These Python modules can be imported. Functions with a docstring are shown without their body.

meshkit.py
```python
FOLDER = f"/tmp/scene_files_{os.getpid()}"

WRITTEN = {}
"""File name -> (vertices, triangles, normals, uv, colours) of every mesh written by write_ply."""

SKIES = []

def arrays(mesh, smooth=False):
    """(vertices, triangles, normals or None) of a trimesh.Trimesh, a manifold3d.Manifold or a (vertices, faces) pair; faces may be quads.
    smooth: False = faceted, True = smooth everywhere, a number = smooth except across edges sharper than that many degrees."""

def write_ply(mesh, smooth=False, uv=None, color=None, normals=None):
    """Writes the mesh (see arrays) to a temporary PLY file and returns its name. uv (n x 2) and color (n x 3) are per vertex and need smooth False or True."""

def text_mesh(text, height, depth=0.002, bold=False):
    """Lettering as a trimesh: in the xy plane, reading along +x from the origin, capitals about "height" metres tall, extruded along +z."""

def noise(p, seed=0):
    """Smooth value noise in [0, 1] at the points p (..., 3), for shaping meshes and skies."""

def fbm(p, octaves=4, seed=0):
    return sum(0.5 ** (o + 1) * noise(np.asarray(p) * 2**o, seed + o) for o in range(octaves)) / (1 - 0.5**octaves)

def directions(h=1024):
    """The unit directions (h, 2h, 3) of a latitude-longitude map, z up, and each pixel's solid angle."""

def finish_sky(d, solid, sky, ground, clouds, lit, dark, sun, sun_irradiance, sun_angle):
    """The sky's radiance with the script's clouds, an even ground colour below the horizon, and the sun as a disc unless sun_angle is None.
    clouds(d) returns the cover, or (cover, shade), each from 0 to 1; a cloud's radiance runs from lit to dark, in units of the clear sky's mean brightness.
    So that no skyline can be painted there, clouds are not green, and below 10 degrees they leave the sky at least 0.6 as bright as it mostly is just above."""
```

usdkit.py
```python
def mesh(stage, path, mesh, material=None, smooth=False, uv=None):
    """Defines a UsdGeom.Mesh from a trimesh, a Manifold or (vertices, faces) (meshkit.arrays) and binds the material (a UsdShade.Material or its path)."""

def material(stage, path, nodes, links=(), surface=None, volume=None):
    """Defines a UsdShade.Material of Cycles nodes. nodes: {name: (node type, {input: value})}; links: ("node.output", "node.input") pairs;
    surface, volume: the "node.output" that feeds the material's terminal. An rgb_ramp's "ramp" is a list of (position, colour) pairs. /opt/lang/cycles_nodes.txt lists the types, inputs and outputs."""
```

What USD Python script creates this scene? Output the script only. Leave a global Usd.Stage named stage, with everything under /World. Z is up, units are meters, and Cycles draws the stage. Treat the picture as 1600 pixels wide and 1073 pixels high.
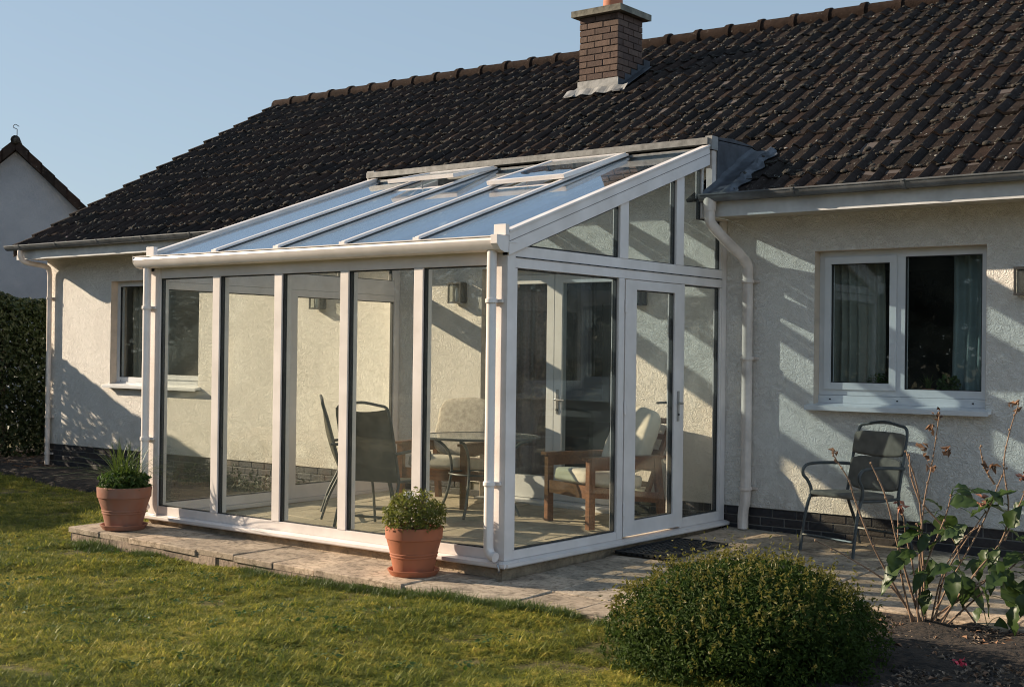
import math, random
import numpy as np, trimesh, manifold3d as m3
from shapely.geometry import Polygon, Point
from pxr import Usd, UsdGeom, UsdLux, UsdShade, Gf, Sdf, Vt
import usdkit, meshkit

# ------------------------------------------------------------------ stage, camera, sky, sun
stage = Usd.Stage.CreateInMemory()
UsdGeom.SetStageUpAxis(stage, UsdGeom.Tokens.z)
UsdGeom.SetStageMetersPerUnit(stage, 1.0)
UsdGeom.Xform.Define(stage, '/World')
UsdGeom.Scope.Define(stage, '/World/Looks')
rng = np.random.default_rng(7)

CAM = np.array([5.5752, -10.2677, 1.5623])
YAW, PIT, ROLL = 0.6605, 0.00807, 0.01238
FPX = 2032.6
def cam_axes():
    fw = np.array([-math.sin(YAW) * math.cos(PIT), math.cos(YAW) * math.cos(PIT), math.sin(PIT)])
    r = np.array([math.cos(YAW), math.sin(YAW), 0.0]); u = np.cross(r, fw)
    return r * math.cos(ROLL) + u * math.sin(ROLL), -r * math.sin(ROLL) + u * math.cos(ROLL), fw
cr, cu, cf = cam_axes()
cam = UsdGeom.Camera.Define(stage, '/World/camera')
cam.CreateHorizontalApertureAttr(36.0)
cam.CreateVerticalApertureAttr(36.0 * 686 / 1024)
cam.CreateFocalLengthAttr(FPX / 1600 * 36.0)
cam.CreateClippingRangeAttr(Gf.Vec2f(0.1, 2000))
cam.AddTransformOp().Set(Gf.Matrix4d(*cr, 0, *cu, 0, *(-cf), 0, *CAM, 1))
cam.CreateExposureAttr(1.5)

SUN = np.array([-2.6, -1.0, 1.15]); SUN /= np.linalg.norm(SUN)      # towards the sun
SUN_I, SKY_S = 0.80, 0.128
sun = UsdLux.DistantLight.Define(stage, '/World/sun')
sun.CreateIntensityAttr(SUN_I); sun.CreateAngleAttr(0.5); sun.CreateNormalizeAttr(True)
sun.CreateColorAttr(Gf.Vec3f(1.0, 0.84, 0.64))
zx = SUN; xx = np.cross([0, 0, 1.0], zx); xx /= np.linalg.norm(xx); yx = np.cross(zx, xx)
sun.AddTransformOp().Set(Gf.Matrix4d(*xx, 0, *yx, 0, *zx, 0, 0, 0, 30, 1))
sky = UsdLux.DomeLight.Define(stage, '/World/sky')
skym = usdkit.material(stage, '/World/Looks/sky_light', {
    's': ('sky_texture', {'sky_type': 'single_scattering', 'sun_disc': False, 'sun_elevation': float(math.asin(SUN[2])),
                          'sun_rotation': float(math.atan2(SUN[0], SUN[1])), 'altitude': 100.0, 'air_density': 1.0, 'aerosol_density': 0.6, 'ozone_density': 1.6}),
    'g': ('gamma', {'gamma': 0.36}), 'm': ('mix_color', {'blend_type': 'multiply', 'fac': 1.0, 'b': (0.78, 0.905, 1.02), 'use_clamp': False}), 'b': ('background_shader', {'strength': SKY_S})},
    [('s.color', 'g.color'), ('g.color', 'm.a'), ('m.result', 'b.color')], surface='b.background')
UsdShade.MaterialBindingAPI.Apply(sky.GetPrim()).Bind(skym)
sky.GetPrim().SetCustomDataByKey('kind', 'structure')

# ------------------------------------------------------------------ materials
def L(n): return '/World/Looks/' + n
def plain(name, col, rough=0.5, var=0.08, scale=6.0, bump=0.0, bscale=60.0, bdist=0.003, metallic=0.0, spec=0.5, bevel=0.0, tint=None):
    c = np.array(col, float); t = np.array(tint if tint is not None else c * (1 - 2 * var))
    nd = {'g': ('geometry', {}), 'n': ('noise_texture', {'scale': scale, 'detail': 5.0, 'roughness': 0.6}),
          'r': ('rgb_ramp', {'ramp': [(0.3, tuple(t)), (0.7, tuple(np.minimum(c * (1 + var), 0.95)))]}),
          'p': ('principled_bsdf', {'roughness': rough, 'metallic': metallic, 'specular_ior_level': spec})}
    lk = [('g.position', 'n.vector'), ('n.fac', 'r.fac'), ('r.color', 'p.base_color')]
    if bump:
        nd['n2'] = ('noise_texture', {'scale': bscale, 'detail': 4.0, 'roughness': 0.6})
        nd['bm'] = ('bump', {'strength': bump, 'distance': bdist})
        lk += [('g.position', 'n2.vector'), ('n2.fac', 'bm.height')]
        if bevel:
            nd['bv'] = ('bevel', {'radius': bevel, 'samples': 4}); lk.append(('bv.bevel', 'bm.normal'))
        lk.append(('bm.normal', 'p.normal'))
    elif bevel:
        nd['bv'] = ('bevel', {'radius': bevel, 'samples': 4}); lk.append(('bv.bevel', 'p.normal'))
    return usdkit.material(stage, L(name), nd, lk, surface='p.BSDF')

M = {}
M['upvc'] = plain('upvc', (0.78, 0.715, 0.68), 0.32, 0.05, 3.0, bevel=0.004, bump=0.08, bscale=14, bdist=0.004, tint=(0.66, 0.60, 0.56))
M['upvc_cool'] = plain('upvc_cool', (0.68, 0.685, 0.69), 0.35, 0.04, 3.0, bevel=0.004, tint=(0.58, 0.59, 0.595))
M['gasket'] = plain('gasket', (0.02, 0.02, 0.02), 0.6)
M['gutter_grey'] = plain('gutter_grey', (0.13, 0.135, 0.14), 0.4, 0.25, 5.0, bump=0.15, bscale=25)
M['fascia'] = plain('fascia', (0.62, 0.61, 0.60), 0.45, 0.12, 4.0, bump=0.1, bscale=20)
M['pipe_cream'] = plain('pipe_cream', (0.72, 0.62, 0.545), 0.4, 0.14, 5.0, bump=0.08, bscale=30)
M['lead_shaded'] = plain('lead_shaded', (0.055, 0.06, 0.07), 0.55, 0.3, 6.0, bump=0.4, bscale=12, bdist=0.012)  # lead with its shadow mixed into a darker, bluer colour
M['lead_bright'] = plain('lead_bright', (0.25, 0.245, 0.235), 0.5, 0.2, 9.0, bump=0.4, bscale=22, bdist=0.008)
M['galv_and_shade'] = plain('galvanised_and_shade', (0.17, 0.165, 0.155), 0.5, 0.3, 14.0, bump=0.2, bscale=40)  # capping metal; its dark tone also paints shade on the wall plate
M['metal'] = plain('handle_metal', (0.42, 0.41, 0.40), 0.3, 0.05, metallic=0.9)
M['black_metal'] = plain('black_metal', (0.03, 0.03, 0.03), 0.4)
M['chair_tube'] = plain('chair_tube', (0.05, 0.055, 0.055), 0.45, 0.15, 20.0)
M['sling'] = usdkit.material(stage, L('mesh_fabric'), {'g': ('geometry', {}), 'n': ('noise_texture', {'scale': 9.0, 'detail': 4.0}), 'r': ('rgb_ramp', {'ramp': [(0.3, (0.055, 0.052, 0.042)), (0.7, (0.10, 0.092, 0.070))]}),
    'd': ('principled_bsdf', {'roughness': 0.8, 'specular_ior_level': 0.2}), 't': ('transparent_bsdf', {'color': (0.9, 0.9, 0.9)}), 'm': ('mix_closure', {'fac': 0.13})},
    [('g.position', 'n.vector'), ('n.fac', 'r.fac'), ('r.color', 'd.base_color'), ('d.BSDF', 'm.closure1'), ('t.BSDF', 'm.closure2')], surface='m.closure')
M['pad'] = plain('pad_fabric', (0.14, 0.122, 0.096), 0.85, 0.15, 12.0, bump=0.4, bscale=220, bdist=0.002)
M['cushion'] = plain('cushion_fabric', (0.56, 0.52, 0.44), 0.9, 0.08, 9.0, bump=0.5, bscale=160, bdist=0.002)
M['fleece'] = plain('fleece', (0.52, 0.46, 0.38), 0.95, 0.15, 22.0, bump=0.9, bscale=70, bdist=0.012)
M['curtain_teal'] = plain('curtain_teal', (0.22, 0.28, 0.28), 0.9, 0.1, 5.0)
M['curtain_green'] = plain('curtain_green', (0.24, 0.25, 0.21), 0.9, 0.1, 5.0)
M['curtain_beige'] = plain('curtain_beige', (0.34, 0.30, 0.23), 0.9, 0.1, 5.0)
M['reflected_wall_curtain'] = plain('reflected_wall_curtain', (0.25, 0.165, 0.14), 0.95, 0.2, 30.0, bump=0.9, bscale=45, bdist=0.012)  # bumpy brown-pink imitates a house wall mirrored in the door
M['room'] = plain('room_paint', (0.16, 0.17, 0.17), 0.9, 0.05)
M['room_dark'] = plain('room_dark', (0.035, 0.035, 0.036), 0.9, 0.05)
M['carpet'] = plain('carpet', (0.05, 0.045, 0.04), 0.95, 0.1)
M['white_wood'] = plain('painted_wood', (0.55, 0.58, 0.60), 0.5, 0.04)
M['soil'] = plain('soil', (0.030, 0.0195, 0.0125), 0.95, 0.5, 18.0, bump=1.0, bscale=22, bdist=0.03)
M['clod'] = plain('soil_clod', (0.036, 0.025, 0.019), 0.95, 0.5, 30.0, bump=0.8, bscale=60, bdist=0.01)
M['chip'] = plain('bark_chip', (0.20, 0.145, 0.10), 0.9, 0.35, 14.0)
M['dead_leaf'] = plain('dead_leaf', (0.22, 0.115, 0.06), 0.85, 0.4, 9.0)
M['terracotta'] = plain('terracotta', (0.34, 0.105, 0.045), 0.75, 0.1, 9.0, bump=0.25, bscale=50, bdist=0.003, tint=(0.30, 0.105, 0.052))
M['terracotta_old'] = plain('terracotta_old', (0.25, 0.093, 0.052), 0.8, 0.12, 8.0, bump=0.3, bscale=50, bdist=0.003, tint=(0.26, 0.135, 0.095))
M['bark'] = plain('bark', (0.13, 0.095, 0.065), 0.9, 0.3, 25.0, bump=0.5, bscale=60)
M['stem'] = plain('woody_stem', (0.25, 0.155, 0.095), 0.8, 0.3, 40.0, bump=0.5, bscale=160, bdist=0.002)
M['mat'] = plain('rubber_mat', (0.014, 0.014, 0.015), 0.55)
M['cap_stone'] = plain('cap_stone', (0.17, 0.155, 0.12), 0.9, 0.35, 9.0, bump=0.6, bscale=40, bdist=0.008)
M['concrete'] = plain('concrete', (0.27, 0.235, 0.19), 0.9, 0.2, 8.0, bump=0.7, bscale=35, bdist=0.01)
M['kerb_stone'] = plain('kerb_stone', (0.30, 0.225, 0.165), 0.9, 0.3, 7.0, bump=0.8, bscale=30, bdist=0.012)
M['mortar'] = plain('mortar', (0.27, 0.25, 0.225), 0.95, 0.1)
M['mortar_dark'] = plain('mortar_dark', (0.07, 0.055, 0.05), 0.95, 0.1)
M['moss'] = plain('moss', (0.034, 0.028, 0.020), 0.95, 0.5, 18.0, bump=0.8, bscale=80, bdist=0.01)
M['lichen'] = plain('lichen', (0.30, 0.29, 0.26), 0.95, 0.3, 30.0, bump=0.8, bscale=80, bdist=0.006)
M['dark_bark'] = plain('dark_bark', (0.04, 0.03, 0.022), 0.95, 0.3, 25.0)
M['pink'] = plain('pink_bloom', (0.55, 0.04, 0.07), 0.7)
M['rust_petal'] = plain('faded_bloom', (0.30, 0.13, 0.085), 0.9, 0.3, 30.0)

def two_noise(name, ramp, scale, ramp2, scale2, rough, bump_s, bscale, bdist, mul=True, dist=0.0, spec=0.35, bump2=None):
    nd = {'g': ('geometry', {}), 'n': ('noise_texture', {'scale': scale, 'detail': 6.0, 'roughness': 0.65, 'distortion': dist}), 'r': ('rgb_ramp', {'ramp': ramp}),
          'm': ('noise_texture', {'scale': scale2, 'detail': 5.0, 'roughness': 0.7}), 's': ('rgb_ramp', {'ramp': ramp2}),
          'x': ('mix_color', {'blend_type': 'multiply', 'fac': 1.0}), 'h': ('noise_texture', {'scale': bscale, 'detail': 6.0, 'roughness': 0.65}),
          'b': ('bump', {'strength': bump_s, 'distance': bdist}), 'p': ('principled_bsdf', {'roughness': rough, 'specular_ior_level': spec})}
    lk = [('g.position', 'n.vector'), ('g.position', 'm.vector'), ('g.position', 'h.vector'), ('n.fac', 'r.fac'), ('m.fac', 's.fac'), ('r.color', 'x.a'), ('s.color', 'x.b'),
          ('x.result', 'p.base_color'), ('h.fac', 'b.height'), ('b.normal', 'p.normal')]
    return usdkit.material(stage, L(name), nd, lk, surface='p.BSDF')

# roughcast render: swirled trowel marks as relief
def stucco(name, a, b, bstr=0.9):
    nd = {'g': ('geometry', {}), 'n': ('noise_texture', {'scale': 1.3, 'detail': 6.0, 'roughness': 0.65}),
          'r': ('rgb_ramp', {'ramp': [(0.30, b), (0.62, a)]}),
          'h1': ('noise_texture', {'scale': 15.0, 'detail': 3.0, 'roughness': 0.55, 'distortion': 1.6}),
          'w': ('math', {'math_type': 'pingpong', 'value2': 0.10}),
          'h2': ('noise_texture', {'scale': 95.0, 'detail': 4.0, 'roughness': 0.7}),
          'ad': ('math', {'math_type': 'multiply_add', 'value2': 0.16}),
          'bm': ('bump', {'strength': bstr, 'distance': 0.068}),
          'pit_shade': ('rgb_ramp', {'ramp': [(0.04, (0.66, 0.64, 0.61)), (0.085, (0.96, 0.96, 0.955)), (0.12, (1, 1, 1))]}), 'x': ('mix_color', {'blend_type': 'multiply', 'fac': 1.0}),  # hollows painted darker, standing in for shade in the relief
          'sp': ('separate_xyz', {}), 'lo': ('map_range', {'from_min': 0.30, 'from_max': 0.80, 'to_min': 0.75, 'to_max': 0.0, 'clamp': True}), 'sn': ('noise_texture', {'scale': 4.0, 'detail': 6.0, 'roughness': 0.7}),
          'sr': ('map_range', {'from_min': 0.35, 'from_max': 0.70, 'to_min': 0.05, 'to_max': 1.0, 'clamp': True}), 'sm': ('math', {'math_type': 'multiply'}), 'd': ('mix_color', {'blend_type': 'multiply', 'b': (0.70, 0.67, 0.60)}),
          'p': ('principled_bsdf', {'roughness': 0.9, 'specular_ior_level': 0.2})}
    lk = [('g.position', 'n.vector'), ('n.fac', 'r.fac'), ('g.position', 'h1.vector'), ('g.position', 'h2.vector'),
          ('h1.fac', 'w.value1'), ('h2.fac', 'ad.value1'), ('w.value', 'ad.value3'), ('ad.value', 'bm.height'), ('bm.normal', 'p.normal'),
          ('ad.value', 'pit_shade.fac'), ('r.color', 'x.a'), ('pit_shade.color', 'x.b'), ('g.position', 'sp.vector'), ('sp.z', 'lo.value'), ('g.position', 'sn.vector'), ('sn.fac', 'sr.value'), ('lo.result', 'sm.value1'), ('sr.result', 'sm.value2'),
          ('sm.value', 'd.fac'), ('x.result', 'd.a'), ('d.result', 'p.base_color')]
    return usdkit.material(stage, L(name), nd, lk, surface='p.BSDF')
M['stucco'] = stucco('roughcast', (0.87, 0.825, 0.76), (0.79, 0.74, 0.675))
M['stucco_far_shaded'] = stucco('roughcast_far_shaded', (0.27, 0.275, 0.295), (0.22, 0.225, 0.245), 0.5)  # grey render, with the blue-grey of its shaded side put into the colour
M['reveal'] = plain('reveal_bounce_tint', (0.60, 0.49, 0.385), 0.85, 0.08, 8.0, bump=0.4, bscale=60, bdist=0.004)  # orange-tan puts warm bounced light into the colour
M['soffit'] = plain('soffit_board', (0.50, 0.45, 0.38), 0.7, 0.1, 5.0)

TILE_R = [(0.0, (0.007, 0.0052, 0.0045)), (0.40, (0.0175, 0.0122, 0.010)), (0.60, (0.031, 0.022, 0.018)), (1.0, (0.050, 0.038, 0.031))]
def tile_mat(name, tint):
    nd = {'g': ('geometry', {}), 'n': ('noise_texture', {'scale': 7.0, 'detail': 8.0, 'roughness': 0.75}),
          'r': ('rgb_ramp', {'ramp': [(p, tuple(np.array(c) * tint)) for p, c in TILE_R]}),
          'm': ('noise_texture', {'scale': 26.0, 'detail': 3.0, 'roughness': 0.6}),
          's': ('rgb_ramp', {'ramp': [(0.67, (0, 0, 0)), (0.74, (1, 1, 1))]}),
          'x': ('mix_color', {'blend_type': 'mix', 'b': (0.21, 0.195, 0.17)}),
          'h': ('noise_texture', {'scale': 45.0, 'detail': 6.0, 'roughness': 0.7}), 'b': ('bump', {'strength': 0.9, 'distance': 0.014}),
          'p': ('principled_bsdf', {'roughness': 0.95, 'specular_ior_level': 0.12})}
    lk = [('g.position', 'n.vector'), ('g.position', 'm.vector'), ('g.position', 'h.vector'), ('n.fac', 'r.fac'), ('m.fac', 's.fac'), ('r.color', 'x.a'), ('s.color', 'x.fac'),
          ('x.result', 'p.base_color'), ('h.fac', 'b.height'), ('b.normal', 'p.normal')]
    return usdkit.material(stage, L(name), nd, lk, surface='p.BSDF')
TILES = [tile_mat('roof_tile_a', (1, 1, 1)), tile_mat('roof_tile_b', (1.15, 1.02, 0.95)), tile_mat('roof_tile_c', (0.68, 0.74, 0.76))]
M['ridge'] = tile_mat('ridge_tile_clay', (1.0, 0.88, 0.80))

def brick_mats(pref, cols, rough=0.85):
    return [two_noise(f'{pref}_{i}', [(0.3, tuple(np.array(c) * 0.7)), (0.7, tuple(np.array(c) * 1.15))], 30.0, [(0.3, (0.75, 0.75, 0.75)), (0.6, (1, 1, 1))], 9.0, rough, 0.6, 60.0, 0.008) for i, c in enumerate(cols)]
PLINTH_B = brick_mats('plinth_brick', [(0.045, 0.040, 0.042), (0.055, 0.045, 0.043), (0.038, 0.036, 0.040)], 0.6)
CHIM_B = brick_mats('chimney_brick', [(0.115, 0.070, 0.053), (0.095, 0.058, 0.045), (0.135, 0.086, 0.064)])
SLABS = [two_noise(f'paving_{i}', [(0.32, tuple(np.array(c) * 0.45)), (0.5, c), (0.72, tuple(np.minimum(np.array(c) * 1.3, 0.9)))], 4.0,
                   [(0.34, (0.42, 0.40, 0.36)), (0.52, (1, 1, 1))], 22.0, 0.88, 0.7, 55.0, 0.008)
         for i, c in enumerate([(0.44, 0.345, 0.255), (0.38, 0.31, 0.235), (0.48, 0.37, 0.27), (0.36, 0.285, 0.21)])]
FLOOR_S = [two_noise(f'floor_slab_{i}', [(0.3, tuple(np.array(c) * 0.75)), (0.7, tuple(np.array(c) * 1.1))], 5.0, [(0.3, (0.8, 0.8, 0.78)), (0.55, (1, 1, 1))], 22.0, 0.8, 0.5, 55.0, 0.006)
           for i, c in enumerate([(0.47, 0.40, 0.30), (0.42, 0.36, 0.27)])]
WOOD = None
def wood_mat():
    nd = {'t': ('texture_coordinate', {}), 'mp': ('mapping', {'scale': (6.0, 40.0, 40.0)}), 'n': ('noise_texture', {'scale': 1.0, 'detail': 6.0, 'distortion': 0.8}),
          'r': ('rgb_ramp', {'ramp': [(0.3, (0.085, 0.034, 0.014)), (0.65, (0.18, 0.074, 0.029))]}), 'p': ('principled_bsdf', {'roughness': 0.42})}
    return usdkit.material(stage, L('stained_wood'), nd, [('t.object', 'mp.vector'), ('mp.vector', 'n.vector'), ('n.fac', 'r.fac'), ('r.color', 'p.base_color')], surface='p.BSDF')
M['wood'] = wood_mat()

def glass(name, tint, ior=1.55, rough=0.0, dirt=0.03, dirtcol=(0.55, 0.53, 0.42)):
    """A window pane: clear with a mirror by Fresnel, and a thin film of dust in patches."""
    nd = {'g': ('geometry', {}), 'lw': ('layer_weight', {'blend': 0.5}), 'pw': ('math', {'math_type': 'power', 'value2': 5.0}), 'fr': ('math', {'math_type': 'multiply_add', 'value2': 1 - ((ior - 1) / (ior + 1)) ** 2, 'value3': ((ior - 1) / (ior + 1)) ** 2}), 't': ('transparent_bsdf', {'color': tint}), 'gl': ('glossy_bsdf', {'color': (0.95, 0.97, 1.0), 'roughness': rough}),
          'm': ('mix_closure', {}), 'd': ('diffuse_bsdf', {'color': dirtcol}), 'n': ('noise_texture', {'scale': 2.2, 'detail': 7.0, 'roughness': 0.7}),
          'mr': ('map_range', {'from_min': 0.35, 'from_max': 0.8, 'to_min': dirt * 0.3, 'to_max': dirt * 2.2, 'clamp': True}), 'm2': ('mix_closure', {}), 'wn': ('noise_texture', {'scale': 1.6, 'detail': 1.0}), 'wb': ('bump', {'strength': 0.25, 'distance': 0.006})}
    lk = [('g.position', 'wn.vector'), ('wn.fac', 'wb.height'), ('wb.normal', 'gl.normal'), ('lw.facing', 'pw.value1'), ('pw.value', 'fr.value1'), ('fr.value', 'm.fac'), ('t.BSDF', 'm.closure1'), ('gl.BSDF', 'm.closure2'), ('g.position', 'n.vector'), ('n.fac', 'mr.value'), ('mr.result', 'm2.fac'),
          ('m.closure', 'm2.closure1'), ('d.BSDF', 'm2.closure2')]
    return usdkit.material(stage, L(name), nd, lk, surface='m2.closure')
M['glass'] = glass('pane_glass', (0.96, 0.967, 0.94), 1.55, dirt=0.018)
M['roof_glass'] = glass('roof_glass', (0.66, 0.77, 0.86), 2.15, dirt=0.004)
M['window_glass'] = glass('window_glass', (0.93, 0.95, 0.94), 1.55, dirt=0.006)
M['base'] = plain('base_render', (0.36, 0.275, 0.185), 0.9, 0.25, 9.0, bump=0.9, bscale=30, bdist=0.02)
M['table_glass'] = glass('table_glass', (0.72, 0.80, 0.76), 1.6, dirt=0.05, dirtcol=(0.5, 0.52, 0.48))
M['lamp_glass'] = glass('lamp_glass', (0.8, 0.82, 0.8), 1.5, 0.15, dirt=0.06, dirtcol=(0.5, 0.5, 0.46))

def leaf_mat(name, cols, rough=0.4, trans=0.3, scale=9.0, spec=0.5):
    nd = {'g': ('geometry', {}), 'n': ('noise_texture', {'scale': scale, 'detail': 3.0, 'roughness': 0.7}),
          'mx': ('math', {'math_type': 'multiply_add', 'value2': 0.55}), 'hf': ('math', {'math_type': 'multiply', 'value2': 0.45}),
          'r': ('rgb_ramp', {'ramp': cols}), 'p': ('principled_bsdf', {'roughness': rough, 'specular_ior_level': spec}),
          'tr': ('translucent_bsdf', {}), 'm': ('mix_closure', {'fac': trans})}
    lk = [('g.position', 'n.vector'), ('g.random_per_island', 'hf.value1'), ('n.fac', 'mx.value1'), ('hf.value', 'mx.value3'), ('mx.value', 'r.fac'), ('r.color', 'p.base_color'), ('r.color', 'tr.color'),
          ('p.BSDF', 'm.closure1'), ('tr.BSDF', 'm.closure2')]
    return usdkit.material(stage, L(name), nd, lk, surface='m.closure')
M['box_leaf'] = leaf_mat('box_leaf', [(0.15, (0.034, 0.060, 0.012)), (0.5, (0.066, 0.102, 0.021)), (0.8, (0.12, 0.14, 0.032)), (1.0, (0.17, 0.15, 0.04))], 0.6, 0.4, spec=0.14)
M['new_leaf'] = leaf_mat('new_leaf', [(0.1, (0.11, 0.11, 0.022)), (0.5, (0.20, 0.17, 0.035)), (0.9, (0.26, 0.155, 0.045))], 0.45, 0.4, spec=0.3)
M['hedge_leaf'] = leaf_mat('hedge_leaf', [(0.15, (0.018, 0.028, 0.010)), (0.6, (0.042, 0.062, 0.018)), (0.88, (0.10, 0.11, 0.028)), (1.0, (0.22, 0.085, 0.035))], 0.5, 0.08, 4.0, 0.25)
M['tree_leaf'] = leaf_mat('tree_leaf', [(0.2, (0.007, 0.010, 0.005)), (0.9, (0.016, 0.022, 0.009))], 0.6, 0.03, 1.0, 0.15)
M['pot_leaf'] = leaf_mat('pot_leaf', [(0.2, (0.12, 0.14, 0.025)), (0.55, (0.27, 0.25, 0.05)), (1.0, (0.44, 0.33, 0.08))], 0.5, 0.45, 14.0)
M['green_leaf'] = leaf_mat('green_leaf', [(0.2, (0.055, 0.105, 0.018)), (0.9, (0.15, 0.21, 0.045))], 0.5, 0.35, 14.0)
M['blade'] = usdkit.material(stage, L('lawn_blade'), {'g': ('geometry', {}), 'n': ('noise_texture', {'scale': 1.1, 'detail': 4.0, 'roughness': 0.65}), 'f': ('noise_texture', {'scale': 17.0, 'detail': 3.0, 'roughness': 0.7}),
    'a': ('math', {'math_type': 'multiply_add', 'value2': 0.62}), 'b': ('math', {'math_type': 'multiply', 'value2': 1.15}), 'c': ('math', {'math_type': 'multiply_add', 'value2': 0.50}), 'sh': ('math', {'math_type': 'subtract', 'value2': 0.60}),
    'r': ('rgb_ramp', {'ramp': [(0.20, (0.13, 0.155, 0.026)), (0.36, (0.30, 0.29, 0.05)), (0.48, (0.47, 0.40, 0.085)), (0.62, (0.60, 0.47, 0.17)), (0.92, (0.72, 0.56, 0.30))]}),
    'p': ('principled_bsdf', {'roughness': 0.6, 'specular_ior_level': 0.25}), 't': ('translucent_bsdf', {}), 'm': ('mix_closure', {'fac': 0.45})},
    [('g.position', 'n.vector'), ('g.position', 'f.vector'), ('f.fac', 'b.value1'), ('n.fac', 'a.value1'), ('b.value', 'a.value3'), ('g.random_per_island', 'c.value1'), ('a.value', 'c.value3'), ('c.value', 'sh.value1'), ('sh.value', 'r.fac'),
     ('r.color', 'p.base_color'), ('r.color', 't.color'), ('p.BSDF', 'm.closure1'), ('t.BSDF', 'm.closure2')], surface='m.closure')
M['long_blade'] = leaf_mat('long_blade', [(0.2, (0.07, 0.11, 0.02)), (0.7, (0.15, 0.18, 0.04)), (1.0, (0.34, 0.28, 0.12))], 0.5, 0.35, 5.0)
M['big_leaf'] = leaf_mat('big_leaf', [(0.15, (0.035, 0.066, 0.016)), (0.5, (0.07, 0.115, 0.026)), (0.85, (0.17, 0.20, 0.045)), (1.0, (0.30, 0.28, 0.07))], 0.42, 0.4, 6.0)
M['lawn'] = two_noise('lawn_soil', [(0.3, (0.075, 0.066, 0.02)), (0.6, (0.15, 0.125, 0.04)), (0.8, (0.24, 0.18, 0.08))], 3.0, [(0.3, (0.6, 0.6, 0.6)), (0.6, (1, 1, 1))], 40.0, 0.95, 0.8, 45.0, 0.02)

# ------------------------------------------------------------------ helpers
counts = {}
def free(parent, name):
    k = (parent, name); n = counts.get(k, 0); counts[k] = n + 1
    return f'{parent}/{name}' if n == 0 else f'{parent}/{name}_{n:03d}'
def data(prim, **kw):
    for k, v in kw.items():
        if v: prim.SetCustomDataByKey(k, v)
def thing(name, label=None, cat=None, group=None, kind=None, loc=(0, 0, 0), rz=0.0):
    x = UsdGeom.Xform.Define(stage, free('/World', name))
    x.AddTranslateOp().Set(Gf.Vec3d(*map(float, loc))); x.AddRotateZOp().Set(float(rz))
    data(x.GetPrim(), label=label, category=cat, group=group, kind=kind)
    return str(x.GetPath())
def node(parent, name, label=None):
    x = UsdGeom.Xform.Define(stage, free(parent, name)); data(x.GetPrim(), label=label); return str(x.GetPath())
def obj(parent, name, mesh, mat, smooth=False, label=None, kind=None, cat=None, group=None):
    if isinstance(mesh, MB): mesh = mesh.done()
    m = usdkit.mesh(stage, free(parent, name), mesh, M[mat] if isinstance(mat, str) else mat, smooth)
    data(m.GetPrim(), label=label, kind=kind, category=cat, group=group)
    return str(m.GetPath())
def copy_of(src, name, loc, rz, label, cat, group=None):
    p = thing(name, label, cat, group, None, loc, rz)
    for c in stage.GetPrimAtPath(src).GetChildren():
        q = stage.DefinePrim(p + '/' + c.GetName(), c.GetTypeName())
        q.GetReferences().AddInternalReference(c.GetPath())
    return p

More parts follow.
